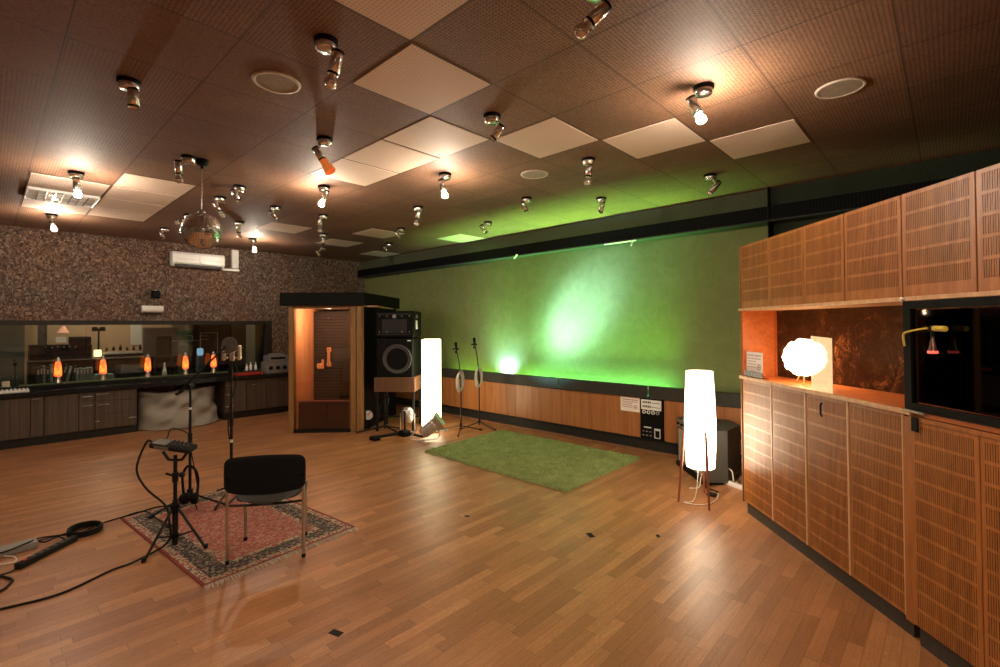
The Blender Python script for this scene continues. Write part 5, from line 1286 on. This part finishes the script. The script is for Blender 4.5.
# ================================================================== LIGHTS
def light(name, kind, loc, power, col, size=.1, target=None, spot=None, blend=.5, sizey=None, spread=None):
    l = bpy.data.lights.new(name, kind); l.energy = power; l.color = col
    if kind == 'AREA':
        l.size = size
        if sizey: l.shape = 'RECTANGLE'; l.size_y = sizey
        if spread: l.spread = spread
    else: l.shadow_soft_size = size
    if kind == 'SPOT': l.spot_size = spot; l.spot_blend = blend
    o = bpy.data.objects.new(name, l); C.objects.link(o); o.location = loc
    if target is not None: o.rotation_euler = (Vector(target)-Vector(loc)).to_track_quat('-Z', 'Y').to_euler()
    return o
# green tubes and cans hidden in the trough behind the ledge, shining up
GR = (.20, 1, .36)
light('trough_tube_middle', 'AREA', (-1.8, 4.45, .72), 17, GR, 2.4, (-1.8, 4.33, 3), sizey=.05)
light('trough_tube_left', 'AREA', (-3.9, 4.45, .72), 5, (.45, 1, .14), 1.8, (-3.9, 4.35, 3), sizey=.05)
light('ceiling_wash', 'AREA', (-2.2, 4.42, .80), 125, (.32, 1, .14), 3.4, (-2.2, 3.65, 3.16), sizey=.05, spread=math.radians(75))
light('ledge_can', 'SPOT', (-3.43, 4.43, .80), 120, (.30, .60, .85), .04, (-3.46, 4.55, 1.04), math.radians(140), 1)
light('ledge_can', 'SPOT', (-1.25, 4.38, .80), 60, (.22, .8, .75), .03, (-1.15, 4.56, 1.15), math.radians(130), 1)
light('stage_light_beam', 'SPOT', tuple(SLo+SLd*.13), 1500, (.40, .72, 1.0), .12, tuple(SLo+SLd*3), math.radians(27), 1)
light('stage_light_spill', 'SPOT', tuple(SLo+SLd*.13), 520, (.30, .80, .75), .12, tuple(SLo+SLd*3), math.radians(44), 1)
# vocal booth lamp
Mb = Matrix.Translation((-5.52, 1.73, 0)) @ Matrix.Rotation(PI/4, 4, 'Z')
light('booth_lamp', 'POINT', tuple(Mb @ Vector((.50, .35, 1.84))), 22, (1, .66, .46), .05)
# control room lamp and binder fill
light('control_room_light', 'POINT', (-10.0, .1, 2.35), 26, (1, .75, .50), .12)
light('control_room_light', 'POINT', (-8.30, -.35, 2.3), 26, (1, .85, .65), .12)  # fill light added to brighten the binder fronts
# unseen fill spots added on the ceiling grid, behind and beside the camera
for (i, j, e) in ((2.5, -3.5, 80), (-1.5, -4.5, 30), (-5.5, -4.5, 16), (4.5, -1.5, 70), (5.5, -4.5, 40)):
    light('fill_spot', 'SPOT', (i*T, j*T, CH-.25), e, (1, .72, .48), .04, (i*T-.6, j*T+.9, 0), math.radians(150), .6)

W = bpy.data.worlds.new('World'); bpy.context.scene.world = W; W.use_nodes = True
W.node_tree.nodes['Background'].inputs[0].default_value = (.5, .35, .25, 1); W.node_tree.nodes['Background'].inputs[1].default_value = .02

# ================================================================== CAMERA
F_, YAW, PIT, ROLL, CXc, CYc, CZc, CY_ = 481.0588, 2.32331627, .0157079633, -.00610865, 2.05165267, -1.51751608, 1.66087, 317.8839
cam = bpy.data.cameras.new('camera'); co_ = bpy.data.objects.new('camera', cam); C.objects.link(co_)
cam.sensor_width = 36; cam.lens = F_*36/1000; cam.shift_y = -(333.5-CY_)/1000; cam.clip_start = .05; cam.clip_end = 60
fv = Vector((math.cos(YAW)*math.cos(PIT), math.sin(YAW)*math.cos(PIT), math.sin(PIT)))
rv = Vector((math.sin(YAW), -math.cos(YAW), 0)); uv = rv.cross(fv)
r2v = rv*math.cos(ROLL)+uv*math.sin(ROLL); u2v = -rv*math.sin(ROLL)+uv*math.cos(ROLL)
co_.matrix_world = Matrix(((r2v.x, u2v.x, -fv.x, CXc), (r2v.y, u2v.y, -fv.y, CYc), (r2v.z, u2v.z, -fv.z, CZc), (0, 0, 0, 1)))
sc = bpy.context.scene; sc.camera = co_
sc.view_settings.view_transform = 'Standard'; sc.view_settings.look = 'None'; sc.view_settings.gamma = 1; sc.view_settings.use_curve_mapping = False
sc.view_settings.exposure = 0.68
sc.cycles.use_denoising = True
sc.cycles.max_bounces = 8; sc.cycles.diffuse_bounces = 4; sc.cycles.sample_clamp_indirect = 6; sc.cycles.use_light_tree = True
for o in bpy.data.objects:
    if '_w' in o: del o['_w']
